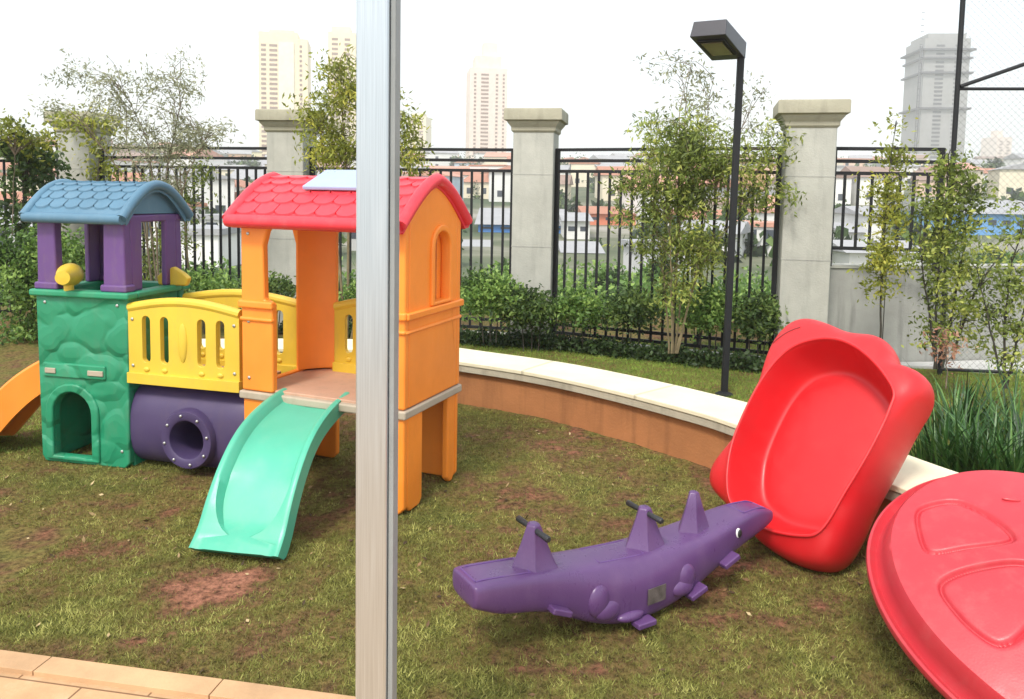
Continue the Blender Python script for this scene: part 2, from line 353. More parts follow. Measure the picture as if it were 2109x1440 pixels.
# far terrain
def far_z(X,Y):
    r=np.sqrt(X*X+Y*Y); z=np.interp(r,[0,10.5,12,20,30,50,85,130,250,400,600,900,1500],[-.35,-.35,-1.2,-1.9,-2.4,-2.9,-3.0,-1.0,6.5,14,20,24,26]); return z+(fbm(X*.01+7,Y*.01+7,3)-.5)*np.clip(r-60,0,200)*.02
rr=np.concatenate([[3],np.linspace(9.5,60,26),np.geomspace(66,1500,40)]); aa=np.linspace(R(-75),R(75),90)
RR,AA=np.meshgrid(rr,aa); X=RR*np.sin(AA); Y=RR*np.cos(AA); V=np.stack([X,Y,far_z(X,Y)],-1).reshape(-1,3)
nr=len(rr); i=np.arange(nr-1)[None,:]+nr*np.arange(len(aa)-1)[:,None]; Fq=np.stack([i,i+nr,i+nr+1,i+1],-1).reshape(-1)
tm,ntt,bs=newmat('hillside_ground'); n=noise(ntt,.06,8); r_=ramp(ntt,n.outputs[0],[(.35,(.05,.08,.03)),(.52,(.13,.14,.08)),(.68,(.34,.31,.27))]); ntt.links.new(r_.outputs[0],bs.inputs['Base Color']); bs.inputs['Roughness'].default_value=1
tag(link('hillside',rawmesh('hillside',V,Fq,4),tm),kind='structure')

# grass blades
def blades(name,x0,x1,y0,y1,dens,mat,h,bare,mask=None):
    N=int((x1-x0)*(y1-y0)*dens); x=rng.uniform(x0,x1,N); y=rng.uniform(y0,y1,N)
    keep=np.ones(N,bool) if mask is None else mask(x,y)
    bn=bareness(x,y) if bare else fbm(x*3,y*3,3)*.5
    keep&=rng.uniform(0,1,N)>np.clip(bn*1.7-.62,0,.97)
    x,y,bn=x[keep],y[keep],bn[keep]; N=len(x); z=lawn_z(x,y)
    a=rng.uniform(0,2*PI,N); wv=.0014+.0016*rng.uniform(0,1,N); hh=h*rng.uniform(.35,1.2,N)*(1-.4*bn)
    la=rng.uniform(0,2*PI,N); ll=hh*rng.uniform(.2,1.6,N)
    b=np.stack([x,y,z-.003],1); s=np.stack([np.cos(a)*wv,np.sin(a)*wv,0*a],1)
    t=b+np.stack([np.cos(la)*ll,np.sin(la)*ll,hh],1)
    V=np.stack([b-s,b+s,t],1).reshape(-1,3)
    tint=np.clip(rng.uniform(0,1,N)**1.3*.55+.75*(fbm(x*5,y*5,3)-.5)+.9*(fbm(x*24+3,y*24+7,2)-.5)+.30-.5*(bn-.3),0,1)
    return tag(link(name,rawmesh(name,V,np.arange(3*N),3,np.repeat(tint,3)),mat,smooth=False),kind='stuff')
front=[atz(*p,.33) for p in [(620,735),(780,735),(950,745),(1100,768),(1250,800),(1400,838),(1500,868),(1680,935),(1870,1010)]]
front=[Vector((-2.6,6.15,.33))]+front+[Vector((2.12,2.8,.33)),Vector((2.3,1.9,.33)),Vector((2.35,1.2,.33))]
front[1].y=6.25; front[2].y=6.2
FR=catmull([Vector((p.x,p.y,0)) for p in front],8)
fx=np.array([p.x for p in FR]); fy=np.array([p.y for p in FR])
yline=lambda x: np.interp(x,fx[:len(fx)-8],fy[:len(fx)-8],left=6.15,right=1.)
pave_out=lambda x,y:(x-e0.x)*en.x+(y-e0.y)*en.y>.0
inner=lambda x,y:(y<yline(x)-.02)&pave_out(x,y)
tag(blades('grass',-2.0,2.0,2.3,3.6,30000,M['blade'],.019,True,inner),'short patchy grass with brown soil between the blades','grass')
tag(blades('grass',-3.6,2.3,3.6,6.2,13000,M['blade'],.020,True,inner),'short patchy grass around the playground set','grass')
tag(blades('grass',-6.5,-2.2,4.6,9.3,4200,M['blade2'],.03,False,inner),'green grass behind and left of the playground set','grass')
outer=lambda x,y:(y>yline(x)+.52)|(x>2.75)
tag(blades('grass',-1.2,6.2,2.6,8.6,7000,M['blade2'],.032,False,outer),'greener lawn beyond the curved bench','grass')

N=900; x=rng.uniform(-3,2.2,N); y=2.4+3.6*rng.uniform(0,1,N); kp=inner(x,y); x,y=x[kp],y[kp]; N=len(x)
C=np.stack([x,y,lawn_z(x,y)+.008],1); a=rng.uniform(0,2*PI,N); L=rng.uniform(.006,.018,N); dx=np.stack([np.cos(a)*L,np.sin(a)*L,rng.normal(0,.3,N)*L],1); dy=np.stack([-np.sin(a)*L*.4,np.cos(a)*L*.4,rng.normal(0,.2,N)*L],1)
V=np.stack([C-dx,C+dy,C+dx,C-dy],1).reshape(-1,3)
lm=foliage('dry_leaf',(.05,.03,.015),(.22,.12,.05),(.55,.42,.22),.8,.1)
tag(link('leaf_litter',rawmesh('leaf_litter',V,np.arange(4*N),4,np.repeat(rng.uniform(0,1,N)**1.6,4)),lm,smooth=False),'tiny dry leaves and bits of straw scattered over the lawn','leaf litter',kind='stuff')

# ------------------------------------------------------------------ curved bench
broot=empty('curved_bench',(1.2,4.8,0),0,'long low curved bench with pale stone slab top and ochre wall below','bench')
def offs(P,o):
    out=[]
    for i,p in enumerate(P):
        d=(P[min(i+1,len(P)-1)]-P[max(i-1,0)]).normalized(); out.append(p+Vector((-d.y,d.x,0))*o)
    return out
def strip(name,P,o0,o1,z0,z1,mat,bev=.006,att=False):
    A=offs(P,o0); B=offs(P,o1); mb=MB(); rings=[mb.ring([(a.x,a.y,z0),(b.x,b.y,z0),(b.x,b.y,z1),(a.x,a.y,z1)]) for a,b in zip(A,B)]
    mb.loft(rings); bmesh.ops.recalc_face_normals(mb.bm,faces=mb.bm.faces); bmesh.ops.translate(mb.bm,verts=mb.bm.verts,vec=(-1.2,-4.8,0)); o=mb.build(name,mat,broot,bevel=bev,seg=2)
    if att:
        L=[0]
        for a,b in zip(P,P[1:]): L.append(L[-1]+(b-a).length)
        at=o.data.attributes.new('tint','FLOAT','POINT'); at.data.foreach_set('value',np.repeat(np.array(L)/.95,4).astype(np.float32))
    return o
BW_=.43
strip('stone_slab_top',FR,0,BW_,.300,.33,M['slab'],.006,True)
strip('stone_slab_edge',FR,.008,BW_-.008,.250,.3005,concrete('weathered_slab_edge',(.46,.42,.32),.5),.004)
strip('wall',FR,.045,BW_-.04,-.1,.2505,M['bwall'])

# ------------------------------------------------------------------ steel post in front
pp=atd(776,900,1.8); q0=atd(731,900,1.8); q1=atd(797,900,1.8); wd=q1.x-q0.x
pr=empty('steel_post',(q0.x+wd/2,1.8,0),R(-4),'tall square brushed steel post standing close to the viewer in front of the red roof','post')
mb=MB(); mb.b(-wd/2,wd/2,0,.075,.0,3.2); mb.build('square_tube',M['steel'],pr,bevel=.006,seg=3)
mb=MB(); mb.b(wd/2+.001,wd/2+.014,.012,.062,.05,3.2); mb.build('side_shade_strip',simple('side_shade_grey',(.26,.28,.28),.5,.15),pr,bevel=.002,seg=1)  # added strip, its darker grey paints the shade on the post's right face
mb=MB(); mb.b(-.09,.09,-.055,.13,.036,.046); mb.build('base_plate',M['steel'],pr,bevel=.002,seg=1)
for sx in (-.075,.075):
    for sy in (-.04,.115):
        mb=MB(); mb.lathe([(.008,.0),(.008,.012),(.004,.016)],6,Matrix.Translation((sx,sy,.046))); mb.build('bolt',M['bolt'],pr,smooth=False)

# ------------------------------------------------------------------ playground set
PG=empty('playground_set',(-1.6,4.6,0),0,'plastic playground set with green tower, yellow bridge, orange house and two slides','playground set')
pgo=Matrix.Translation((-1.6,4.6,0)).inverted()
def frame(o,ang): return pgo@Matrix.Translation(o)@Matrix.Rotation(ang,4,'Z')
# --- orange house : local x along the front, y into depth
HL,HW,HD=.98,.62,.53
HM=frame((-1.42,4.15,0),math.atan2(-.36,.905))
def hb(mb,name,mat,parent=PG,**k): return mb.build(name,mat,parent,M=HM,**k)
T=.045; ZS=1.0; ZE=1.47
# front wall: left and right half walls plus upper columns joined by an arched header
fo=[(0,HD),(.20,HD),(.20,ZS),(.15,ZS+.02),(.145,1.30),(.17,1.38),(.24,1.415),(.70,1.415),(.79,1.38),(.825,1.30),(.83,ZS+.02),(.79,ZS),(.79,HD),(HL,HD),(HL,ZE),(0,ZE)]
mb=MB(); mb.plate(fo,[],0,T); mb.b(-.012,.21,-.018,.02,ZS-.03,ZS+.012); mb.b(-.006,.205,-.012,.02,ZS-.10,ZS-.075); mb.b(.78,HL+.012,-.018,.02,ZS-.03,ZS+.012); mb.b(.785,HL+.006,-.012,.02,ZS-.10,ZS-.075)
hb(mb,'front_wall',M['orange'],bevel=.014)
# back wall: two wide openings
bo=[(0,HD),(HL,HD),(HL,ZE),(0,ZE)]
mb=MB(); mb.plate(bo,[[(.19,HD+.02),(.80,HD+.02),(.80,1.34),(.76,1.40),(.24,1.40),(.19,1.34)]],HW-T,HW); hb(mb,'back_wall',M['orange'],bevel=.014)
# side walls in the YZ plane (plate x = depth)
SM=Matrix(((0,1,0,0),(1,0,0,0),(0,0,1,0),(0,0,0,1)))   # (x,y,z)->(y,x,z)
gable=[(0,HD),(HW,HD),(HW,ZE-.01),(HW/2+.06,1.625),(HW/2,1.655),(HW/2-.06,1.625),(0,ZE-.01)]
gable=[(T,HD),(HW-T,HD),(HW-T,ZE+.02),(HW/2+.05,1.625),(HW/2-.05,1.625),(T,ZE+.02)]
mb=MB(); win=arch(.375,ZS+.03,1.39,.17,12,.45)
mb.plate(gable,[win],HL-T,HL,SM)
# raised frame round the window and the sill ledge
fr_o=arch(.375,ZS+.01,1.425,.235,12,.45); mb.plate(fr_o,[win],HL-.01,HL+.016,SM)
mb.b(HL-.01,HL+.022,0.0,HW+.006,ZS-.03,ZS+.008); mb.b(HL-.01,HL+.010,0.0,HW+.003,ZS-.10,ZS-.08)
hb(mb,'right_side_wall',M['orange'],bevel=.012)
mb=MB(); mb.plate(gable,[[(.14,HD+.02),(HW-.16,HD+.02),(HW-.16,1.28),(HW-.20,1.38),(HW/2,1.42),(.18,1.38),(.14,1.28)]],0,T,SM); hb(mb,'left_side_wall',M['orange'],bevel=.012)
# curved inner corner fillets of the posts at the back (they read as one broad red column)
mb=MB()
pr_=[(T,HW-T-.16),(T+.03,HW-T-.10),(T+.10,HW-T-.03),(T+.16,HW-T),(T,HW-T)]
mb.loft([mb.ring([(a,b,HD+.02) for a,b in pr_]),mb.ring([(a,b,ZE-.04) for a,b in pr_])]); hb(mb,'corner_post',M['orange'],bevel=.008)
mb=MB(); pr2=[(HL-a,b) for a,b in pr_]
mb.loft([mb.ring([(a,b,HD+.02) for a,b in pr2]),mb.ring([(a,b,ZE-.04) for a,b in pr2])]); hb(mb,'corner_post',M['orange'],bevel=.008)
# deck with rim
mb=MB(); mb.b(.02,HL-.02,.02,HW-.02,HD-.02,HD+.012); hb(mb,'deck',M['deck'],bevel=.006)
mb=MB(); mb.b(-.012,HL+.012,-.012,HW+.012,HD-.045,HD-.002); hb(mb,'deck_rim',M['trim'],bevel=.01)
# legs: each an L of two rounded plates
def leg(x0,x1,y0,y1,dx,dy):
    mb=MB(); t=.04
    def pl(u0,u1,v0,v1,axis):
        o=[(u0+.03,0),(u1-.03,0),(u1,.03),(u1,HD-.04),(u0,HD-.04),(u0,.03)]
        mb.plate(o,[],v0,v1,SM if axis else None)
    if dy<0: pl(x0,x1,y0,y0+t,0)
    else: pl(x0,x1,y1-t,y1,0)
    if dx<0: pl(y0+(t-.002 if dy<0 else 0),y1-(t-.002 if dy>0 else 0),x0,x0+t,1)
    else: pl(y0+(t-.002 if dy<0 else 0),y1-(t-.002 if dy>0 else 0),x1-t,x1,1)
    hb(mb,'leg',M['orange'],bevel=.012)
leg(0.004,.17,0.004,.17,-1,-1); leg(HL-.15,HL-.004,0.004,.20,1,-1); leg(0.004,.2,HW-.13,HW-.004,-1,1); leg(HL-.24,HL-.004,HW-.13,HW-.004,1,1)
# yellow slotted balustrade in the back opening
def balustrade(x0,x1,z0,z1,rise,y0,y1,mat,name,MM,n=6,blind=(2,)):
    L=x1-x0; top=[(x1-L*k/14,z1+rise*math.sin(PI*k/14)**1.0) for k in range(15)]
    out=[(x0,z0),(x1,z0)]+top; hs=[]; bl=[]
    for k in range(n):
        cx=x0+L*(k+1)/(n+1)+ (.0)
        s=slot(cx,z0+.115,z1-.07+rise*.6,.052)
        (bl if k in blind else hs).append((cx,s))
    mb=MB(); mb.plate(out,[s for _,s in hs],y0,y1,MM and None)
    for cx,s in bl: mb.ball((cx,y0,(z0+z1)/2+.03),(.03,.012,.11))
    for cx,s in hs: mb.ball((cx,y0-.001,z0+.078),(.02,.009,.014))
    # rounded top rail and bottom rail
    mb.tube([(p[0],(y0+y1)/2,p[1]-.004) for p in top],.027,10)
    mb.b(x0-.004,x1+.004,y0-.014,y1+.014,z0-.005,z0+.055)
    return mb.build(name,mat,PG,M=MM,bevel=.007)
balustrade(.21,.80,HD+.01,.92,.05,HW-T-.035,HW-T-.006,M['yellow'],'back_balustrade',HM,5,())
# red gable roof with scalloped tiles: ridge along x
ov,ovx=.06,.055; rz,ez=1.665,1.44
def slope_pt(u,v,side,lift=0):      # u along x, v 0 eave .. 1 ridge
    y=( -ov+(HW/2+ov)*v) if side<0 else (HW+ov-(HW/2+ov)*v)
    z=ez+(rz-ez)*math.sin(v*PI/2*.86)/math.sin(PI/2*.86)
    return Vector((u,y,z+lift))
mb=MB(); nv=9
for xx0,xx1 in ((-.03,HL+.008),):
    prof=[slope_pt(0,k/nv,-1) for k in range(nv+1)]+[slope_pt(0,1-k/nv,1) for k in range(1,nv+1)]
    inn=[Vector((0,p.y*.93+HW/2*.07,p.z-.05)) for p in prof]
    loop=prof+inn[::-1]
    mb.loft([mb.ring([(xx0,p.y,p.z) for p in loop]),mb.ring([(xx1,p.y,p.z) for p in loop])],cap=False)
    m=len(loop); vs=list(mb.bm.verts)
    for base in (0,m):
        for k in range(len(prof)-1):
            mb.bm.faces.new((vs[base+k],vs[base+k+1],vs[base+m-2-k],vs[base+m-1-k]))
# rolled rim along the eaves and the verges
for sd_ in (-1,1):
    e=[slope_pt(-.03+(HL+.038)*k/6,0,sd_,-.012) for k in range(7)]; mb.tube(e,.034,10)
for xx in (-.03,HL+.008):
    pth=[Vector((xx,p.y,p.z-.008)) for p in prof]; mb.tube(pth,.032,10)
# tiles
rows=5
for sd_ in (-1,1):
    for r0 in range(rows):
        v0=.05+.93*r0/rows; v1=v0+.93/rows+.03; off=.5*(r0%2); n=8; tw=(HL+.0)/n
        for k in range(-1 if off else 0,n):
            u0=-.01+tw*(k+off); u1=u0+tw; u0=max(u0,-.01); u1=min(u1,HL-.012)
            if u1-u0<.03: continue
            a,b=u0+.003,u1-.003; c=(a+b)/2; hw=(b-a)/2
            pts=[]
            for j in range(7):
                t=-1+2*j/6; pts.append((c+hw*t, v0+ (abs(t)**3)*.05))
            low=[slope_pt(u,v,sd_,.013) for u,v in pts]; lowb=[slope_pt(u,v,sd_,-.004) for u,v in pts]; up=[slope_pt(u,min(v1,1.0),sd_,.0035) for u,v in pts]
            L1=mb.ring(low); L0=mb.ring(lowb); U=mb.ring(up)
            for j in range(6):
                mb.bm.faces.new((L1[j],L1[j+1],U[j+1],U[j])); mb.bm.faces.new((L0[j],L0[j+1],L1[j+1],L1[j]))
            mb.bm.faces.new((L0[0],L1[0],U[0])); mb.bm.faces.new((L0[-1],U[-1],L1[-1]))
roof=hb(mb,'house_roof',M['roofred'],bevel=0)
mb=MB(); sk=[slope_pt(u,v,-1,l) for u,v,l in ((.315,.44,.02),(.70,.44,.02),(.72,.95,.02),(.335,.95,.02))]; sk2=[p+Vector((0,-.008,.022)) for p in sk]
mb.loft([mb.ring(sk),mb.ring(sk2)]); mb.build('skylight',M['skylight'],roof,bevel=.008)
# --- mint slide
f_=Vector((-.17,-.985,0)).normalized(); s_=Vector((-f_.y,f_.x,0))
SLM=pgo@Matrix(((s_.x,f_.x,0,-1.025),(s_.y,f_.y,0,4.05),(0,0,1,0),(0,0,0,1)))     # local x across, y forward, z up
railp=catmull([(-.05,.548),(.12,.535),(.30,.500),(.44,.442),(.56,.350),(.66,.235),(.735,.125),(.80,.062)] and [Vector((a,0,b)) for a,b in [(-.05,.548),(.12,.535),(.30,.500),(.44,.442),(.56,.350),(.66,.235),(.735,.125),(.805,.060)]],5)
mb=MB(); rings=[]
nR=len(railp)
for i,p in enumerate(railp):
    d=(railp[min(i+1,nR-1)]-railp[max(i-1,0)]).normalized(); nn=Vector((-d.z,0,d.x)); t=i/(nR-1)
    if nn.z<0: nn=-nn
    W=.188+.017*t
    dep=.05*min(1,t*8+.35)*(1 if t<.80 else max(.0,1-((t-.80)/.10)**2)) if t<.9 else 0
    sec=[(-W,-.085),(-W,-.004),(-W+.008,.0),(-W+.022,.0),(-W+.032,-.006),(-W+.052,-dep+.006 if dep>.01 else -.006),(-W+.075,-dep),(0,-dep-.004 if dep>.01 else -.004),(W-.075,-dep),(W-.052,-dep+.006 if dep>.01 else -.006),(W-.032,-.006),(W-.022,0),(W-.008,0),(W,-.004),(W,-.085)]
    # rounded end of the chute: narrow it towards the bottom
    if .62<t<.9:
        k=math.sqrt(max(0,1-((t-.62)/.28)**2)); 
        sec=[(-W,-.085),(-W,-.004),(-W+.008,.0),(-W+.022,.0)]+[(-(W-.032)*k-.0, -.004)]+[(-(W-.052)*k,-dep*k+.0)]+[(-(W-.075)*k,-dep*k)]+[(0,-dep*k-.003)]+[((W-.075)*k,-dep*k),((W-.052)*k,-dep*k),((W-.032)*k,-.004),(W-.022,0),(W-.008,0),(W,-.004),(W,-.085)]
    rings.append(mb.ring([(x,p.x+nn.x*h,max(.02,p.z+nn.z*h)) for x,h in sec]))
mb.loft(rings,cap=True); sl=mb.build('mint_slide',M['mint'],PG,M=SLM,bevel=0,subsurf=0)
sl['label']='mint green slide coming down from the orange house'
# --- green tower
TWL,TWD=.575,.52
TM=frame((-2.70,4.50,0),R(-12))
def tb(mb,name,mat,parent=PG,**k): return mb.build(name,mat,parent,M=TM,**k)
t_=.05
door=arch(.215,.045,.42,.25,12,.5)
mb=MB(); mb.plate([(.02,0),(TWL-.03,0),(TWL,.03),(TWL+.01,.98),(-.01,.98),(0,.03)],[door],0,t_)
# raised surround, latch plate
mb.plate(arch(.215,.02,.47,.35,12,.5),[door],-.016,.01)
mb.plate(rect(.03,.44,.50,.585),[],-.012,.01)
front_wall=tb(mb,'stone_front_wall',M['green'],bevel=.012)
for a,b in ((.05,.12),(.33,.43)):
    mb=MB(); mb.b(a,b,-.020,-.010,.525,.555); tb(mb,'latch_plate',M['trim'],bevel=.004)
mb=MB(); mb.plate([(0,0),(TWL,0),(TWL+.01,.98),(-.01,.98)],[],TWD-t_,TWD); tb(mb,'stone_back_wall',M['green'],bevel=.012)
mb=MB(); mb.plate([(t_,0),(TWD-t_,0),(TWD-t_,.98),(t_,.98)],[],TWL-t_,TWL-.002,SM); tb(mb,'stone_right_wall',M['green'],bevel=.01)
mb=MB(); mb.plate([(t_,0),(TWD-t_,0),(TWD-t_,.98),(t_,.98)],[[(.10,.56),(TWD-.1,.56),(TWD-.1,.93),(.1,.93)]],.002,t_,SM); tb(mb,'stone_left_wall',M['green'],bevel=.01)
mb=MB()
mb.b(-.035,TWL+.035,-.03,.06,.965,1.005); mb.b(-.035,TWL+.035,TWD-.06,TWD+.03,.965,1.005); mb.b(-.035,.05,.058,TWD-.058,.965,1.005); mb.b(TWL-.05,TWL+.035,.058,TWD-.058,.965,1.005)
tb(mb,'top_rim',M['greenp'],bevel=.014)
mb=MB(); mb.b(t_+.004,TWL-t_-.004,t_+.004,TWD-t_-.004,.50,.53); tb(mb,'deck',M['deck'],bevel=.004)
mb=MB(); mb.b(t_+.004,TWL-t_-.004,.30,.38,.285,.335); tb(mb,'cross_beam',M['orange'],bevel=.01)
# purple frame: four posts with top beams and feet
zt=1.42
posts=[(.0,.13,0,.06),(TWL-.145,TWL-.0,0,.06),(.0,.09,TWD-.06,TWD),(TWL-.10,TWL-.0,TWD-.06,TWD)]
for k,(a,b,c,d) in enumerate(posts):
    mb=MB(); mb.plate([(a,1.0),(b,1.0),(b-.008,zt-.004),(a+.008,zt-.004)],[],c,d); mb.b(a-.012,b+.012,c-.012,d+.012,1.003,1.045)
    e0_,e1_=(d,d+.09) if c==0 else (c-.09,c)
    xx=(a,a+.045) if k in (0,2) else (b-.045,b)
    mb.b(xx[0]+.004,xx[1]-.004,e0_-.004,e1_+.004,1.003,zt-.006)
    tb(mb,'roof_post',M['purple'],bevel=.012)
mb=MB(); mb.b(.0,TWL,.004,.05,zt-.03,zt+.012); mb.b(.0,TWL,TWD-.05,TWD-.004,zt-.03,zt+.012); mb.b(.004,.05,.048,TWD-.048,zt-.03,zt+.012); mb.b(TWL-.05,TWL-.004,.048,TWD-.048,zt-.03,zt+.012)
tb(mb,'roof_beam_frame',M['purple'],bevel=.01)
# blue domed roof: ridge along x, bell shaped gable
def bl(v,lift=0,xoff=0): # v -1 front .. 1 back
    a=abs(v); z=1.615-.185*(.72*a**2.3+.28*(1-math.cos(min(1,a)*PI))/2); return (TWD/2+v*(TWD/2+.045), z+lift)
mb=MB(); prof=[bl(-1+2*k/20) for k in range(21)]; inn=[(TWD/2+(y-TWD/2)*.88,z-.045-(.0 if abs(y-TWD/2)<.2 else 0)) for y,z in prof]
loop=prof+inn[::-1]; m=len(loop)
xs_=[-.03,-.015,TWL+.005,TWL+.02]; 
rings=[mb.ring([(x,y if 0<k_<3 else TWD/2+(y-TWD/2)*.985,z-(.0 if 0<k_<3 else .008)) for y,z in loop]) for k_,x in enumerate(xs_)]
mb.loft(rings,cap=False)
for rg in (rings[0],rings[-1]):
    for k in range(len(prof)-1): mb.bm.faces.new((rg[k],rg[k+1],rg[m-2-k],rg[m-1-k]))
for v in (-1,1):
    y,z=bl(v); mb.tube([(-.03+(TWL+.05)*k/5,y-v*.005,z-.018) for k in range(6)],.030,10)
for x in (-.03,TWL+.02): mb.tube([(x,y,z-.012) for y,z in prof],.028,10)
# gable infill (blue, inset) with scalloped tiles on the slopes
mb.plate([(y,z) for y,z in [(prof[3][0],1.44)]+[(y,z-.02) for y,z in prof[3:18]]+[(prof[17][0],1.435)]],[],TWL-.035,TWL-.015,SM)
mb.plate([(y,z) for y,z in [(prof[3][0],1.44)]+[(y,z-.02) for y,z in prof[3:18]]+[(prof[17][0],1.435)]],[],.015,.035,SM)
for sd_ in (-1,1):
    for r0 in range(5):
        v0=-.9+.88*r0/5; n=6; tw=(TWL+.0)/n; off=.5*(r0%2)
        for k in range(-1 if off else 0,n):
            a=max(-.005,tw*(k+off))+.003; b=min(TWL+.0,tw*(k+off+1))-.003
            if b-a<.03: continue
            c=(a+b)/2; hw=(b-a)/2; L1=[];L0=[];U=[]
            for j in range(7):
                tt=-1+2*j/6; u=c+hw*tt; v=v0+abs(tt)**3*.05
                for lst,vv,lf in ((L1,v,.012),(L0,v,-.004),(U,min(v0+.21,-.001),.003)):
                    y,z=bl(vv*(-sd_),lf); lst.append(mb.bm.verts.new((u,y,z)))
            for j in range(6): mb.bm.faces.new((L1[j],L1[j+1],U[j+1],U[j])); mb.bm.faces.new((L0[j],L0[j+1],L1[j+1],L1[j]))
tb(mb,'tower_roof',M['blue'],bevel=0)
# telescope and yellow fan board
mb=MB(); tp=Matrix.Translation((.21,-.01,1.085))@Matrix.Rotation(R(28),4,'Z')@Matrix.Rotation(R(-90),4,'X')@Matrix.Rotation(PI,4,'X')
mb.lathe([(.0,-.105),(.03,-.10),(.058,-.095),(.066,-.085),(.066,-.03),(.058,.0),(.05,.03),(.045,.06),(.038,.10),(.0,.102)],20,tp,cap=False); mb.tube([(.21,.0,1.0),(.21,.0,1.05)],.026,10)
tel=tb(mb,'telescope',M['yellow'],bevel=.0)
mb=MB(); mb.lathe([(.0,.0),(.033,.0),(.036,.006),(.0,.0061)],18,tp@Matrix.Translation((0,0,-.112)),cap=False); mb.build('telescope_lens',M['orange'],tel)
mb=MB(); fan=[(.0,1.0),(.19,1.0),(.21,1.05),(.17,1.08),(.105,1.115),(.04,1.09),(-.01,1.055)]
mb.plate(fan,[],.40,.44,Matrix.Translation((TWL-.09,0,0))); tb(mb,'fan_board',M['yellow'],bevel=.012)
# --- bridge: two balustrades, deck, tunnel with porthole
a0=Vector((-2.125,4.395,0)); a1=Vector((-1.445,4.215,0)); bd=(a1-a0); BL=bd.length
BM=frame(a0,math.atan2(bd.y,bd.x))
balustrade(0,BL,.505,.925,.045,-.015,.018,M['yellow'],'bridge_balustrade',BM,5,(2,))
balustrade(.02,BL+.1,.505,.925,.045,.43,.463,M['yellow'],'bridge_balustrade',BM,5,())
mb=MB(); mb.b(.03,BL-.01,.02,.43,.50,.525); mb.build('bridge_deck',M['deck'],PG,M=BM,bevel=.005)
mb=MB(); rings=[]
for k,x in enumerate([-.03,.0,.10,BL/2,BL-.1,BL,BL+.06]):
    sc=[.94,1,1,1,1,1,.94][k]; rg=[]
    for j in range(32):
        a=2*PI*j/32; c,s=math.cos(a),math.sin(a); e=.72
        rg.append((x,.225+.235*sc*math.copysign(abs(c)**e,c),.245+.24*sc*math.copysign(abs(s)**e,s)))
    rings.append(mb.ring(rg))
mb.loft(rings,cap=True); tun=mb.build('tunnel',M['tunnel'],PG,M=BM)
pcx,pcz,pr0,pr1=.385,.215,.108,.165
PM=Matrix.Translation((pcx,-.03,pcz))@Matrix.Rotation(R(90),4,'X')
mb=MB(); mb.lathe([(pr0-.002,-.40),(pr0-.002,.10)],40,PM); cut=mb.build('cut',M['tunnel'],PG,M=BM)
bo_=tun.modifiers.new('b','BOOLEAN'); bo_.operation='DIFFERENCE'; bo_.object=cut; bo_.solver='EXACT'; bpy.context.view_layer.update()
ev=tun.evaluated_get(bpy.context.evaluated_depsgraph_get()); nm=bpy.data.meshes.new_from_object(ev); tun.modifiers.clear(); tun.data=nm; nm.shade_smooth(); nm.set_sharp_from_angle(angle=R(35)); bpy.data.objects.remove(cut)
mb=MB(); mb.lathe([(pr1+.006,-.08),(pr1,.0),(pr1-.008,.016),(pr0+.012,.020),(pr0,.012),(pr0-.006,-.02),(pr0-.008,-.10)],36,PM,cap=False); ring=mb.build('porthole_ring',M['tunnel'],tun)
for k in range(8):
    a=2*PI*k/8+.2; mb=MB(); mb.ball((0,0,0),(.009,.009,.007)); o=mb.build('rivet',M['bolt'],ring); o.matrix_local=PM@Matrix.Translation(((pr0+pr1)/2*math.cos(a),(pr0+pr1)/2*math.sin(a),.02))
# screws that hold the modules together
def screw(M_,p,par=PG):
    mb=MB(); mb.lathe([(.009,0),(.009,.003),(.005,.0055),(0,.006)],10,Matrix.Translation(p)@Matrix.Rotation(R(90),4,'X'),cap=False); o=mb.build('screw',M['bolt'],par,M=M_)
for x,z in ((.05,.60),(.05,.90),(.05,1.36),(.93,.60),(.93,.90),(.93,1.36),(.10,.25),(.90,.25)): screw(HM,(x,-.001 if z>.5 else .003,z))
for x,z in ((.03,.60),(.03,.86),(BL-.03,.60),(BL-.03,.86)): screw(BM,(x,-.016,z))
for x,z in ((.05,.93),(.52,.93),(.05,.10),(.53,.10)): screw(TM,(x,-.001,z))
# --- orange slide to the left, starts on the tower's left wall
sA=TM@Vector((-.02,.30,0)); ddir=Vector((-.985,-.10,0)).normalized(); sd2=Vector((-ddir.y,ddir.x,0))
OM=Matrix(((ddir.x,sd2.x,0,sA.x),(ddir.y,sd2.y,0,sA.y),(0,0,1,0),(0,0,0,1)))
mb=MB(); rings=[]; path=catmull([Vector((a,0,b)) for a,b in [(-.02,.60),(.10,.565),(.25,.47),(.38,.35),(.50,.21),(.60,.10),(.72,.06)]],4)
for i,p in enumerate(path):
    d=(path[min(i+1,len(path)-1)]-path[max(i-1,0)]).normalized(); nn=Vector((-d.z,0,d.x)); nn=nn if nn.z>0 else -nn
    sec=[(-.2,-.16),(-.2,0),(-.185,.012),(-.16,.012),(-.145,-.01),(-.13,-.07),(.13,-.07),(.145,-.01),(.16,.012),(.185,.012),(.2,0),(.2,-.16),(.17,-.16),(.17,-.10),(-.17,-.10),(-.17,-.16)]
    rings.append(mb.ring([(p.x+nn.x*h,y,max(.01,p.z+nn.z*h)) for y,h in sec]))
mb.loft(rings); o=mb.build('orange_slide',M['orange'],PG,M=OM); o['label']='orange slide going down to the left behind the green tower'

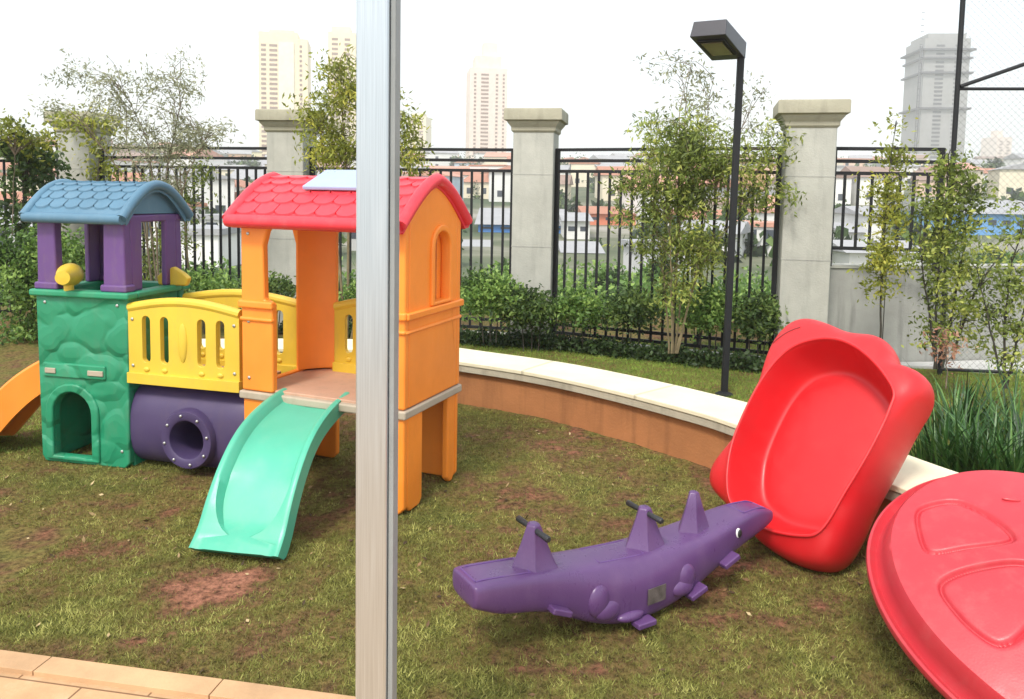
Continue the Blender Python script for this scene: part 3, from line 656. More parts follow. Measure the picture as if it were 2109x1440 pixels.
# ------------------------------------------------------------------ crocodile see-saw
A=Vector((-.15,2.60,0)); B=Vector((1.12,3.34,0)); ax=(B-A); CL=ax.length; ax.normalize()
CR=empty('crocodile_seesaw',A+(B-A)*.45,math.atan2(ax.y,ax.x),'purple plastic crocodile rocker with three upright fins standing in front of the red tub','seesaw')
X0=-CL*.45
ts=[0,.008,.03,.08,.15,.22,.30,.37,.44,.52,.60,.68,.75,.81,.86,.90,.94,.975,.993,1]
zt_=np.interp(ts,[0,.03,.15,.3,.5,.7,.8,.88,.94,1],[.296,.300,.285,.258,.240,.254,.276,.294,.292,.258])
zb_=np.interp(ts,[0,.03,.08,.20,.27,.35,.43,.50,.60,.68,.76,.82,.9,1],[.215,.195,.160,.140,.075,.022,.0,.002,.022,.062,.11,.145,.175,.215])
wt_=np.interp(ts,[0,.008,.03,.1,.3,.5,.7,.78,.84,.9,.96,1],[.082,.089,.092,.094,.100,.106,.102,.096,.082,.070,.060,.036])
mb=MB(); rings=[]
for t,a,b,wd_ in zip(ts,zt_,zb_,wt_):
    zc=(a+b)/2; hz=(a-b)/2; sec=[]; bul=1+.28*max(0,1-abs(t-.47)/.28)
    # rounded trapezoid: narrower flat top, bulging flanks
    pts=[(-.80,1),(-.3,1.04),(.3,1.04),(.80,1),(.98,.86),(1.04*bul,.45),(1.06*bul,-.1),(1.0*bul,-.62),(.86*bul,-.93),(.45,-1.0),(-.45,-1.0),(-.86*bul,-.93),(-1.0*bul,-.62),(-1.06*bul,-.1),(-1.04*bul,.45),(-.98,.86)]
    rings.append(mb.ring([(X0+t*CL,x*wd_,zc+z*hz) for x,z in pts]))
mb.loft(rings,cap=True)
# embossed legs on both flanks
def flank(t,z,side,out=.0):
    i=np.interp(t,ts,wt_)*(1+.28*max(0,1-abs(t-.47)/.28))*1.03; return Vector((X0+t*CL,side*(i+out),z))
for sd_ in (-1,1):
    p=flank(.335,.14,sd_,-.008); mb.ball(p,(.052,.028,.062)); p=flank(.36,.10,sd_,-.006); mb.ball(p,(.06,.026,.04),None)
    p=flank(.43,.055,sd_,-.012); mb.ball(p,(.065,.03,.022))
    p=flank(.615,.135,sd_,-.008); mb.ball(p,(.05,.028,.055)); p=flank(.60,.10,sd_,-.006); mb.ball(p,(.06,.028,.035))
croc=mb.build('body',M['croc'],CR,smooth=True,bevel=0,subsurf=2)
for t,sd_ in [(.22,-1),(.46,-1),(.645,-1),(.775,-1),(.22,1),(.46,1),(.645,1),(.775,1)]:
    zz=float(np.interp(t,ts,zb_))+.028; p=flank(t,zz,sd_,.012); mb=MB(); sl_=float(np.interp(t+.03,ts,zb_)-np.interp(t-.03,ts,zb_))/(.06*CL)
    mb.box((0,0,0),(.085,.05,.022),Matrix.Translation(p)@Matrix.Rotation(-math.atan(sl_),4,'Y')); mb.build('foot_rest',M['croc'],CR,bevel=.006)
for t in (.19,.535,.708):
    z0=float(np.interp(t,ts,zt_))-.012; x=X0+t*CL; mb=MB(); h=.165; rg=[]
    ks=.82 if t>.6 else 1
    for zz,lx,ly in ((0,.098,.075),(.02,.086,.062),(.10,.050,.038),(h-.006,.026,.025),(h,.016,.018)):
        lx*=ks; ly*=ks; rg.append(mb.ring([(x-lx,0,z0+zz),(x-lx*.3,-ly,z0+zz),(x+lx*.8,-ly*.75,z0+zz),(x+lx,0,z0+zz),(x+lx*.8,ly*.75,z0+zz),(x-lx*.3,ly,z0+zz)]))
    mb.loft(rg); fin=mb.build('fin',M['croc'],CR,bevel=.005)
    if t<.6:
        mb=MB(); zz=z0+h-.022; mb.tube([(x,-.105,zz),(x,-.10,zz),(x,-.04,zz),(x,.04,zz),(x,.10,zz),(x,.105,zz)],[.008,.012,.010,.010,.012,.008],10); mb.build('handle_bar',M['black'],fin)
# seam line on the back: thin raised seat mouldings
for t0,t1 in ((.015,.16),(.36,.50),(.87,.965)):
    mb=MB(); n=10; L1=[];
    for k in range(n+1):
        t=t0+(t1-t0)*k/n; L1.append((X0+t*CL,-float(np.interp(t,ts,wt_))*.62,float(np.interp(t,ts,zt_))+.0005))
    R1=[(a,-b,c) for a,b,c in L1]; mb.tube(L1+R1[::-1]+[L1[0]],.0035,6,cap=False); mb.build('seam',M['purple'],CR)
for sd_ in (-1,1):
    p=flank(.82,.235,sd_,-.002); mb=MB(); mb.ball(p,(.017,.007,.021)); eye=mb.build('eye',M['white'],CR)
    mb=MB(); mb.ball(p+Vector((.006,sd_*.006,0)),(.012,.006,.017)); mb.build('pupil',M['black'],eye)
mb=MB(); p=flank(.505,.115,-1,.004); mb.plate(rect(-.045,.045,-.03,.03),[],-.0015,.0015,Matrix.Translation(p)@Matrix.Rotation(R(4),4,'Z')); mb.build('sticker',M['sticker'],CR,smooth=False)

# ------------------------------------------------------------------ red tub leaning on the bench
nT=Vector((-.7,-.5,.5)).normalized(); C0=Vector((0,0,EYE)); pT=C0+(Vector((1.06,3.2,.14))-C0)*1.04
uT=Vector((0,0,1)).cross(nT).normalized(); vT=nT.cross(uT)
zz_=[(350,180),(450,137),(555,140),(655,200),(742,312),(732,390),(660,540),(565,700),(480,835),(400,856),(270,830),(190,780),(142,715),(138,600),(170,470),(258,290)]
loc=[]
for a,b in zz_:
    q=onplane(1420+a/1.756,620+b/1.756,pT,nT)-pT; loc.append(Vector((q.dot(uT),q.dot(vT),0)))
cT=sum(loc,Vector())/len(loc); out_=[p-cT for p in catmull(loc,6,True)]
org=pT+uT*cT.x+vT*cT.y
TBm=Matrix(((uT.x,vT.x,nT.x,org.x),(uT.y,vT.y,nT.y,org.y),(uT.z,vT.z,nT.z,org.z),(0,0,0,1)))
TB=empty('sandbox_tub',(org.x,org.y,0),0,'big glossy red plastic sandbox tub tipped up on its side against the curved bench','sandbox tub')
TBl=Matrix.Translation((org.x,org.y,0)).inverted()@TBm
def bulge(p,lobes):
    a=math.atan2(p.y,p.x); s=1
    for c,wd_,am in lobes:
        d=(a-c+PI)%(2*PI)-PI; s+=am*math.exp(-(d/wd_)**2)
    return s
angpx=lambda x,y:(lambda q:math.atan2(q.y-cT.y,q.x-cT.x))(Vector(((onplane(x,y,pT,nT)-pT).dot(uT),(onplane(x,y,pT,nT)-pT).dot(vT))))
LB=[(angpx(1610,690),.40,.35),(angpx(1468,960),.27,.33),(angpx(1640,1140),.45,.09),(angpx(1775,715),.20,.13),(angpx(1880,760),.22,.16),(angpx(1850,700),.07,-.05),(angpx(1700,1100),.5,.06)]
mb=MB(); rings=[]
levels=[(-.178,.72,0),(-.198,.775,0),(-.190,.83,0),(-.12,.905,0),(-.03,.950,0),(-.004,.965,0),(.005,.976,0),(.004,.992,0),(-.008,1.006,.1),(-.022,1.02,.5),(-.05,1.05,.95),(-.10,1.075,1),(-.17,1.085,.95),(-.23,1.06,.85),(-.275,.99,.7),(-.30,.88,.5),(-.306,.68,.3)]
for z,sc,lb in levels:
    rings.append(mb.ring([(p.x*sc*(1+(bulge(p,LB)-1)*lb),p.y*sc*(1+(bulge(p,LB)-1)*lb),z) for p in out_]))
mb.loft(rings,cap=False)
cv=mb.bm.verts.new((0,0,-.172)); r0=rings[0]
for k in range(len(r0)): mb.bm.faces.new((r0[k],r0[(k+1)%len(r0)],cv))
cv=mb.bm.verts.new((0,0,-.306)); r0=rings[-1]
for k in range(len(r0)): mb.bm.faces.new((r0[k],r0[(k+1)%len(r0)],cv))
tub=mb.build('tub_shell',M['red'],TB,M=TBl,subsurf=1)
# moulded lips round the rim
mb=MB(); lp=[Vector((p.x*.985,p.y*.985,.006)) for p in out_]; mb.tube(lp+[lp[0]],.007,8,cap=False); mb.build('rim_lip',M['red'],TB,M=TBl)
# moulded slot on the upper left bulge, laid on the shell's own surface
from mathutils.bvhtree import BVHTree
def on_shell(o,M,pxs,lift=.002):
    T=BVHTree.FromPolygons([v.co.copy() for v in o.data.vertices],[tuple(p.vertices) for p in o.data.polygons]); Mi=M.inverted(); out=[]
    for a,b in pxs:
        r=ray(a,b); h=T.ray_cast(Mi@C0,(Mi.to_3x3()@r).normalized())
        if h[0] is not None: out.append(h[0]+h[1]*lift*(1 if h[1].dot(Mi@C0-h[0])>0 else -1))
    return out
P1=on_shell(tub,TBm,[(1592+56*k/8,706-32*k/8-5*math.sin(PI*k/8)) for k in range(9)],-.003)
if len(P1)>2: mb=MB(); mb.tube(P1,.0055,6); mb.build('moulded_groove',simple('dark_red',(.25,.012,.015),.5),TB,M=TBl)

# ------------------------------------------------------------------ red lid leaning in the near right corner
nL=Vector((-.15,-.45,.87)).normalized(); uL=Vector((0,0,1)).cross(nL).normalized(); vL=nL.cross(uL)
cL=Vector((1.80,2.455,.262))
LM=Matrix(((uL.x,vL.x,nL.x,0),(uL.y,vL.y,nL.y,0),(uL.z,vL.z,nL.z,cL.z),(0,0,0,1)))
LD=empty('sandbox_cover',(cL.x,cL.y,0),0,'faded red domed sandbox lid with sunken rounded panels in the near right corner','sandbox cover')
ra,rb=.615,.515; th0=math.atan2(.688,-.726)
def lidp(a,s,z,e=.93):
    c,sn=math.cos(a),math.sin(a); x=ra*s*math.copysign(abs(c)**e,c); y=rb*s*math.copysign(abs(sn)**e,sn)
    return Vector((x*math.cos(th0)-y*math.sin(th0),x*math.sin(th0)+y*math.cos(th0),z))
def lidh(s): return .112+.085*(1-s*s)
nA=520
# panels (in lid-local coordinates, traced on the dome)
def lidloc(px,py,lift=.17): 
    q=onplane(px,py,cL+nL*lift,nL)-cL; return Vector((q.dot(uL),q.dot(vL),0))
pan=[[(1893,1045),(1915,1027),(1975,1024),(2040,1062),(2083,1105),(2070,1120),(1990,1126),(1925,1128),(1903,1105)],
     [(1942,1203),(1965,1180),(2040,1168),(2105,1168),(2170,1190),(2150,1250),(2110,1300),(2075,1318),(2040,1308),(1985,1262)]]
pans=[[p for p in catmull([lidloc(*q) for q in pn],6,True)] for pn in pan]
def sdf(X,Y,poly):
    c=np.zeros(X.shape,bool); dm=np.full(X.shape,9.); n=len(poly)
    for i in range(n):
        a=poly[i]; b=poly[(i+1)%n]
        if a.y!=b.y:
            hit=((a.y>Y)!=(b.y>Y))&(X<(b.x-a.x)*(Y-a.y)/(b.y-a.y)+a.x); c^=hit
        ex,ey=b.x-a.x,b.y-a.y; t=np.clip(((X-a.x)*ex+(Y-a.y)*ey)/max(1e-9,ex*ex+ey*ey),0,1); dm=np.minimum(dm,np.hypot(X-a.x-ex*t,Y-a.y-ey*t))
    return np.where(c,dm,-dm)
rimp=[(.97,-.012),(.99,-.016),(1.0,-.010),(1.004,.004),(1.0,.018),(.985,.024),(.965,.012),(.95,.006),(.935,.014),(.918,.06),(.90,.10)]
NS=260; SS=np.array([a for a,_ in rimp]+[.885*(1-j/NS) for j in range(NS)]); AA=2*PI*np.arange(nA)/nA
sg=lambda v:np.sign(v)*np.abs(v)**.93
xx=ra*SS[:,None]*sg(np.cos(AA))[None,:]; yy=rb*SS[:,None]*sg(np.sin(AA))[None,:]
XX=xx*math.cos(th0)-yy*math.sin(th0); YY=xx*math.sin(th0)+yy*math.cos(th0)
ZZ=lidh(SS/.9)[:,None]+0*XX; ZZ[:len(rimp)]=np.array([b for _,b in rimp])[:,None]
for pl_ in pans:
    d=sdf(XX[len(rimp):],YY[len(rimp):],pl_); ZZ[len(rimp):]-=.017*np.exp(-(d/.0085)**2)+.006*np.clip(d/.014,0,1)
ZZ[len(rimp):]+=(fbm(XX[len(rimp):]*5+9,YY[len(rimp):]*5+9,2)-.5)*.006
V=np.stack([XX,YY,ZZ],-1).reshape(-1,3); V=np.vstack([V,[[0,0,lidh(0)]]]); nr_=len(SS)
k=np.arange(nA)[None,:]; r_i=np.arange(nr_-1)[:,None]*nA; k2=(k+1)%nA
Fq=np.stack([r_i+k,r_i+k2,r_i+nA+k2,r_i+nA+k],-1).reshape(-1)
lid=link('lid_shell',rawmesh('lid_shell',V,Fq,4),M['redlid'],LD,M=LM)
mb=MB(); g0=lidloc(2082,1030,.16); mb.ball((g0.x,g0.y,lidh((g0.length/.56))+.0),(.03,.008,.006)); mb.build('moulded_mark',M['redlid'],LD,M=LM)

# ------------------------------------------------------------------ lamp post
lb=atd(1492,795,6.3); LP=empty('lamp_post',(lb.x,lb.y,0),0,'slim black lamp post with angled box lantern behind the curved bench','lamp post')
mb=MB(); mb.lathe([(.07,0),(.07,.012),(.03,.03)],16); mb.build('base',M['iron'],LP)
mb=MB(); mb.b(-.024,.024,-.024,.024,.01,2.70); mb.build('pole',M['iron'],LP,bevel=.004,seg=2)
LP.rotation_euler=(0,R(.55),0)   # the post leans a little to the right
# lantern: local box, arm direction towards lower left of the picture
HMt=Matrix.Translation((0,0,2.72))@Matrix.Rotation(R(240),4,'Z')@Matrix.Rotation(R(-7),4,'Y')
mb=MB(); mb.loft([mb.ring([(-.03,-.235,-.055),(.56,-.235,-.045),(.56,.03,-.045),(-.03,.03,-.055)]),mb.ring([(-.03,-.235,.075),(.54,-.22,.075),(.54,.022,.075),(-.03,.03,.075)])])
hd=mb.build('lamp_head',M['lampmetal'],LP,M=HMt,bevel=.006,seg=2)
mb=MB(); mb.b(.11,.48,-.205,0.0,-.062,-.048); mb.build('lens_frame',M['iron'],hd,bevel=.003,seg=1)
mb=MB(); mb.b(.14,.45,-.18,-.025,-.067,-.0622); mb.build('lens',M['lens'],hd,bevel=.001,seg=1)

# ------------------------------------------------------------------ pillars and fence
PIL=[(-5.30,9.90),(-2.54,9.20),(.24,8.60),(2.73,7.45)]
plab=['square concrete pillar at far left with creeper leaves over its cap','square concrete pillar behind the red roof of the play house','pale square concrete pillar between play house and lamp post','pale square concrete pillar just right of the lamp post']
def pdir(i):
    a=Vector(PIL[max(i-1,0)]); b=Vector(PIL[min(i+1,3)]); return math.atan2(b.y-a.y,b.x-a.x)
for i,(x,y) in enumerate(PIL):
    rz_=pdir(i)*.55; P0=empty('pillar',(x,y,-.4),rz_,plab[i],'pillar','concrete pillars along the fence')
    mb=MB(); hw=.215; mb.b(-hw,hw,-hw,hw,0,2.69)
    for z in (2.06+.4-.38,1.45+.0): pass
    mb.build('shaft',M['conc'],P0,bevel=.012,seg=2)
    for z in (1.42,2.18):
        mb=MB(); mb.b(-hw-.002,hw+.002,-hw-.002,hw+.002,z,z+.008); mb.build('joint_line',M['conc2'],P0,smooth=False)
    mb=MB(); rg=[mb.ring([(-q,-q,z),(q,-q,z),(q,q,z),(-q,q,z)]) for q,z in ((.217,2.62),(.235,2.64),(.235,2.675),(.27,2.72),(.275,2.735),(.305,2.745),(.305,2.85),(.298,2.865))]
    mb.loft(rg); mb.build('cap',M['cap'],P0,bevel=.004,seg=1)
FT=2.05
def fence(p,q,zb,ztp,name,label,sp=.118,posts=(1,1),zg=None):
    p=Vector((*p,0)); q=Vector((*q,0)); L=(q-p).length; ang=math.atan2((q-p).y,(q-p).x)
    F0=empty(name,(p.x,p.y,0),ang,label,'fence','black iron fence panels')
    for z in (ztp,ztp-.115,ztp-.225): mb=MB(); mb.b(0,L,-.012,.012,z-.016,z+.016); mb.build('rail',M['iron'],F0,smooth=False)
    for z in ((zb,zb+.09) if zg is None else (zb,)): mb=MB(); mb.b(0,L,-.012,.012,z-.016,z+.016); mb.build('rail',M['iron'],F0,smooth=False)
    for k,xx in enumerate((.015,L-.015)):
        mb=MB(); mb.b(xx-.022,xx+.022,-.022,.022,(zg if zg is not None else -.3),ztp+.012); mb.build('post',M['iron'],F0,smooth=False)
    n=int(L/sp); first=None
    for k in range(1,n):
        x=k*L/n
        if first is None:
            mb=MB(); mb.b(-.0115,.0115,-.0115,.0115,zb,ztp-.225); first=mb.build('bar',M['iron'],F0,smooth=False); first.location=(x,0,0)
        else:
            c=first.copy(); COL.objects.link(c); c.parent=F0; c.location=(x,0,0)
    return F0
def between(i,j,inset=.235):
    a=Vector(PIL[i]); b=Vector(PIL[j]); d=(b-a).normalized(); return (a+d*inset),(b-d*inset)
a,b=between(0,1); fence(a,b,.10,FT,'iron_fence','black iron fence panel behind the blue tower roof')
a,b=between(1,2); fence(a,b,.10,FT,'iron_fence','black iron fence panel partly hidden by the orange play house')
a,b=between(2,3); fence(a,b,.10,FT,'iron_fence','black iron fence panel crossed by the lamp post')
fence((2.95,7.43),(3.90,7.28),1.13,FT,'iron_fence','short black iron fence panel above the low grey wall',zg=.96)
fence((-8.2,6.6),(-5.52,9.75),.10,FT+.03,'iron_fence','dark iron fence panel at the far left edge under creeper',sp=.10)
# low concrete wall on the right
LWp=[(2.95,7.50),(4.1,7.62),(7.2,8.35)]
for k in range(2):
    a=Vector((*LWp[k],0)); b=Vector((*LWp[k+1],0)); L=(b-a).length
    W_=empty('low_wall',a,math.atan2((b-a).y,(b-a).x),['low stained grey concrete wall right of the last pillar','low grey concrete wall behind the mesh fence on the right'][k],'wall')
    mb=MB(); mb.b(.0,L-.005,0,.16,-.4,.93); mb.build('wall_face',M['conc2'],W_,bevel=.006,seg=1)
    mb=MB(); mb.b(.0,L-.005,-.015,.175,.931,.965); mb.build('coping',M['conc'],W_,bevel=.005,seg=1)
    if k==0:
        mb=MB(); mb.b(.62,.628,-.003,0,-.1,.93); mb.build('joint',M['barkd'],W_,smooth=False)
# kerb under the fence between pillars
for i in range(3):
    a,b=between(i,i+1,.217); a=Vector((a.x,a.y,0)); b=Vector((b.x,b.y,0))
    K=empty('fence_plinth',a,math.atan2((b-a).y,(b-a).x),['pale plinth under the fence panel behind the green tower','pale plinth under the fence behind the orange house','pale plinth under the fence behind the lamp post'][i],'plinth')
    mb=MB(); L=(b-a).length; mb.b(0,L,-.06,.06,-.4,.05); mb.build('plinth_stone',M['conc'],K,bevel=.006,seg=1)
# pale path on the right
mb=MB(); P1=[Vector((3.3,7.46,.004)),Vector((4.1,7.36,.004)),Vector((7.4,6.65,.004)),Vector((7.6,8.4,.004)),Vector((4.1,7.6,.004)),Vector((3.3,7.5,.004))]
mb.bm.faces.new([mb.bm.verts.new(p+Vector((0,0,.03))) for p in P1]); g=bmesh.ops.extrude_face_region(mb.bm,geom=list(mb.bm.faces)); bmesh.ops.translate(mb.bm,verts=[v for v in g['geom'] if isinstance(v,bmesh.types.BMVert)],vec=(0,0,-.1))
tag(mb.build('path',M['pale'],smooth=False),kind='structure')

# ------------------------------------------------------------------ tall sports net fence at the right
g0=Vector((3.93,7.18,0)); gd=Vector((.93,-.12,0)).normalized(); GA=math.atan2(gd.y,gd.x)
NF=empty('mesh_fence',g0,GA,'tall dark framed wire mesh fence of a sports court at the right edge','fence')
NL=4.6
for xx in (0,2.3,4.6): mb=MB(); mb.tube([(xx,0,-.3),(xx,0,4.6)],.022,10); mb.build('post',M['iron'],NF)
for z in (.05,2.58,3.42,4.58): mb=MB(); mb.tube([(0,0,z),(NL,0,z)],.014,8); mb.build('rail',M['iron'],NF)
mb=MB(); mb.tube([(.02,-.01,2.60),(2.3,-.01,3.45)],.017,8); mb.build('brace',M['iron'],NF)
mb.bm=None
# diamond wires
V=[];Fq=[]; st=.06; r=.0008; zlo,zhi=.05,4.58; cnt=0
def wire(p,q):
    global cnt
    d=(q-p).normalized(); n_=Vector((d.z,0,-d.x))*r; y_=Vector((0,r,0))
    for c in (p,q): V.extend([c+n_,c-n_*.5+y_*.87,c-n_*.5-y_*.87])
    k=cnt*6
    for a,b,c2,d2 in ((0,1,4,3),(1,2,5,4),(2,0,3,5)): Fq.extend([k+a,k+b,k+c2,k+d2])
    cnt+=1
Hh=zhi-zlo; x=-Hh
while x<NL:
    for s in (1,-1):
        if s==1: p=Vector((x,0,zlo)); q=Vector((x+Hh,0,zhi))
        else: p=Vector((x,0,zhi)); q=Vector((x+Hh,0,zlo))
        dd=q-p; t0=max(0,(0-p.x)/dd.x); t1=min(1,(NL-p.x)/dd.x)
        if t1>t0+.005: wire(p+dd*t0,p+dd*t1)
    x+=st
link('wire_mesh',rawmesh('wire_mesh',[tuple(v) for v in V],Fq,4),M['iron'],NF,smooth=False)
# cornice like thin crossing leaves handled by the bushes

# ------------------------------------------------------------------ trees and plants
def plant(name,base,label,cat,stems,clumps,leafmat,barkmat,size,aspect=.3,trad=.02,droop=.4,twigs=True,group=None,per=3,twr=.0022,dens=1):
    """stems: lists of pixel/depth waypoints; clumps: (px,py,d,rpx,rpy,n)"""
    b=Vector(base); T0=empty(name,b,0,label,cat,group); mb=MB(); ends=[]
    for s in stems:
        pts=[Vector(p) if len(p)==3 and isinstance(p,Vector) else atd(*p) for p in s]; pts=catmull(pts,5); n=len(pts)
        pts=[p-b+Vector((random.uniform(-1,1),random.uniform(-1,1),0))*.006 for p in pts]
        mb.tube(pts,[trad*(1-.75*k/(n-1)) for k in range(n)],7); ends.append(pts)
    C=[]; TT=[]
    allp=[p for e in ends for p in e[len(e)//5:]]
    for (px,py,d,rx,ry,n) in clumps:
        c=atd(px,py,d)-b; s=d/FPX; n=int(n*dens); m=max(3,n//7)
        ctr=clump_pts(c,(rx*s,max(rx,ry)*s*.8,ry*s),m,.6); w_=rng.uniform(.3,1.7,m); idx=rng.choice(m,n,p=w_/w_.sum())
        pts=ctr[idx]+rng.normal(0,1,(n,3))*np.array([1,1,.55])*size*1.25; C.append(pts); TT.append(rng.normal(0,.22,m)[idx])
        if twigs:
            for k in rng.choice(m,min(m,max(2,m//2)),replace=False):
                q=Vector(ctr[k]); src=min(random.sample(allp,min(14,len(allp))),key=lambda p:(p-q).length+max(0,p.z-q.z)*.8)
                mid=(src+q)/2+Vector((0,0,.04+.1*(q-src).length)); mb.tube(catmull([src,mid,q],3),[twr*1.7,twr*1.6,twr*1.5,twr*1.3,twr,twr*.8,twr*.6],4)
    mb.build('trunk',barkmat,T0); C=np.concatenate(C)
    # clump-level light and dark: leaves of one spray share a shade
    sh=fbm(C[:,0]*5+C[:,2]*3,C[:,1]*5+C[:,2]*4,3); tint=np.clip((sh-.5)*1.4+.55+np.concatenate(TT)+rng.normal(0,.12,len(C)),0,1)
    leaf_mesh('crown',C,size,leafmat,T0,aspect,tint,droop,per,size*.55); return T0
def gp(px,d,z=0): p=atd(px,600,d); return Vector((p.x,p.y,z))
# pale sparse tree at left
plant('young_tree',gp(330,8.4),'sparse pale young tree above the blue tower roof','tree',
 [[(330,680,8.4),(325,520,8.4),(315,380,8.4),(300,280,8.4),(250,180,8.4)],[(335,680,8.4),(335,480,8.4),(345,340,8.4),(370,220,8.4),(360,140,8.4)],[(340,680,8.3),(360,500,8.3),(380,380,8.2),(420,290,8.2)],[(320,660,8.5),(290,420,8.5),(230,330,8.5),(170,250,8.5)],[(330,640,8.5),(300,400,8.6),(262,300,8.6),(262,220,8.6)]],
 [(205,155,8.3,70,45,75),(245,215,8.3,70,50,120),(330,190,8.2,70,60,110),(290,300,8.4,90,50,170),(370,250,8.4,60,60,120),(430,280,8.2,50,30,90),(380,310,8.3,60,40,120),(330,380,8.3,60,50,150),(150,160,8.4,40,40,22),(370,160,8.4,50,60,30),(390,130,8.4,30,40,14),(110,220,8.4,60,14,30)],
 M['leafP'],M['bark'],.05,.3,.012,.2,per=3,dens=1.9)
plant('young_tree',gp(350,8.8),'olive green slender tree whose leaves fill the fence behind the blue tower','tree',
 [[(300,640,8.8),(305,520,8.8),(300,420,8.8),(295,340,8.8)],[(390,640,8.8),(385,500,8.8),(375,400,8.8),(370,320,8.8)],[(240,640,8.8),(245,480,8.8),(235,380,8.8)]],
 [(300,400,8.8,60,60,130),(370,420,8.8,60,60,150),(330,500,8.8,70,60,150),(400,360,8.8,40,40,70),(300,540,8.8,60,40,100)],
 M['leafA'],M['bamb'],.06,.34,.014,.3,per=3,dens=1.3)
plant('creeper',gp(170,9.3),'yellowish creeper climbing over the far left pillar','creeper',
 [[(180,640,9.5),(185,500,9.5),(200,380,9.5),(205,300,9.5)]],
 [(205,300,9.5,36,70,160),(170,250,9.4,70,18,130),(200,350,9.5,40,30,90),(130,240,9.4,30,14,40),(225,250,9.4,20,30,50)],
 M['leafY'],M['bark'],.06,.5,.01,.3,per=2)
# creeper on the far left fence
plant('creeper',gp(40,8.6),'dense dark creeper covering the fence in the far left corner','creeper',
 [[(30,640,8.8),(40,500,8.8),(50,380,8.8)]],
 [(30,300,8.8,60,26,200),(70,330,9.1,40,30,140),(60,360,9.0,70,40,190),(20,440,8.8,60,60,150),(100,420,9.2,40,80,90)],
 M['leafD'],M['barkd'],.07,.6,.01,.3,per=3)
plant('creeper',gp(40,8.3),'yellow green creeper shoots above the far left fence','creeper',
 [[(20,640,8.5),(25,500,8.5),(30,320,8.5)]],
 [(20,270,8.5,50,28,160),(60,290,8.6,50,26,130),(110,290,8.8,30,30,60)],
 M['leafY'],M['bark'],.06,.5,.01,.3,per=2)
# tree behind the steel post
plant('young_tree',gp(720,8.2),'yellow green tree rising behind the steel post and red roof','tree',
 [[(715,720,8.2),(718,500,8.2),(712,340,8.2),(705,220,8.2),(700,120,8.2)],[(720,720,8.2),(760,500,8.2),(800,340,8.2),(830,240,8.2)],[(712,700,8.2),(690,460,8.2),(670,330,8.2),(655,260,8.2)]],
 [(700,130,8.2,38,42,120),(705,200,8.2,55,50,260),(680,270,8.2,50,45,240),(640,240,8.2,34,30,90),(700,320,8.2,60,36,260),(760,180,8.2,60,60,160),(780,290,8.2,60,60,220),(840,290,8.2,35,55,150),(850,245,8.1,34,14,40),(835,335,8.2,30,24,80),(660,320,8.2,28,22,60)],
 M['leafY'],M['bamb'],.062,.32,.016,.4,per=3,dens=1.2)
# tree by the lamp
plant('young_tree',gp(1390,7.4),'leafy olive green tree left of the lamp post in front of the fence','tree',
 [[(1385,728,7.4),(1390,600,7.4),(1400,460,7.4),(1405,340,7.4),(1400,240,7.4),(1420,140,7.4)],[(1378,728,7.4),(1370,600,7.4),(1350,460,7.4),(1330,340,7.4)],[(1392,728,7.4),(1430,580,7.4),(1455,440,7.4),(1500,330,7.4)],[(1390,728,7.4),(1410,560,7.5),(1425,420,7.5),(1440,280,7.5)],[(1384,728,7.3),(1382,560,7.3),(1380,440,7.3)],[(1395,728,7.4),(1440,560,7.4),(1520,440,7.4),(1570,330,7.4)]],
 [(1345,260,7.3,40,40,60),(1420,280,7.4,60,50,240),(1390,330,7.3,80,50,330),(1330,370,7.3,60,50,220),(1450,340,7.4,60,50,240),(1420,410,7.4,70,50,330),(1350,430,7.4,50,30,130),(1500,330,7.3,50,60,140),(1560,330,7.3,50,60,110),(1550,400,7.3,50,50,110),(1400,500,7.4,50,60,220),(1450,520,7.4,50,60,200),(1340,510,7.4,50,40,110),(1390,590,7.4,50,50,150),(1300,450,7.3,40,18,40),(1620,400,7.2,30,16,30),(1600,300,7.2,40,60,50)],
 M['leafA'],M['bamb'],.058,.32,.010,.5,per=3,dens=1.5)
plant('young_tree',gp(1440,7.9),'thin high twigs with tiny pale leaves against the sky beside the lamp head','tree',
 [[(1430,720,7.9),(1420,420,7.9),(1410,240,7.9),(1425,120,7.9)],[(1440,720,7.9),(1450,400,7.9),(1455,250,7.9),(1470,160,7.9)],[(1440,720,7.9),(1480,400,7.9),(1540,240,7.9),(1580,180,7.9)]],
 [(1415,140,7.9,60,35,50),(1400,220,7.9,60,40,60),(1455,190,7.9,40,60,70),(1450,260,7.9,60,40,70),(1560,210,7.9,45,50,60),(1350,250,7.9,45,20,30),(1560,270,7.9,50,40,50),(1330,130,7.9,40,16,14)],
 M['leafP'],M['bark'],.055,.3,.008,.4,per=2,dens=1.4)
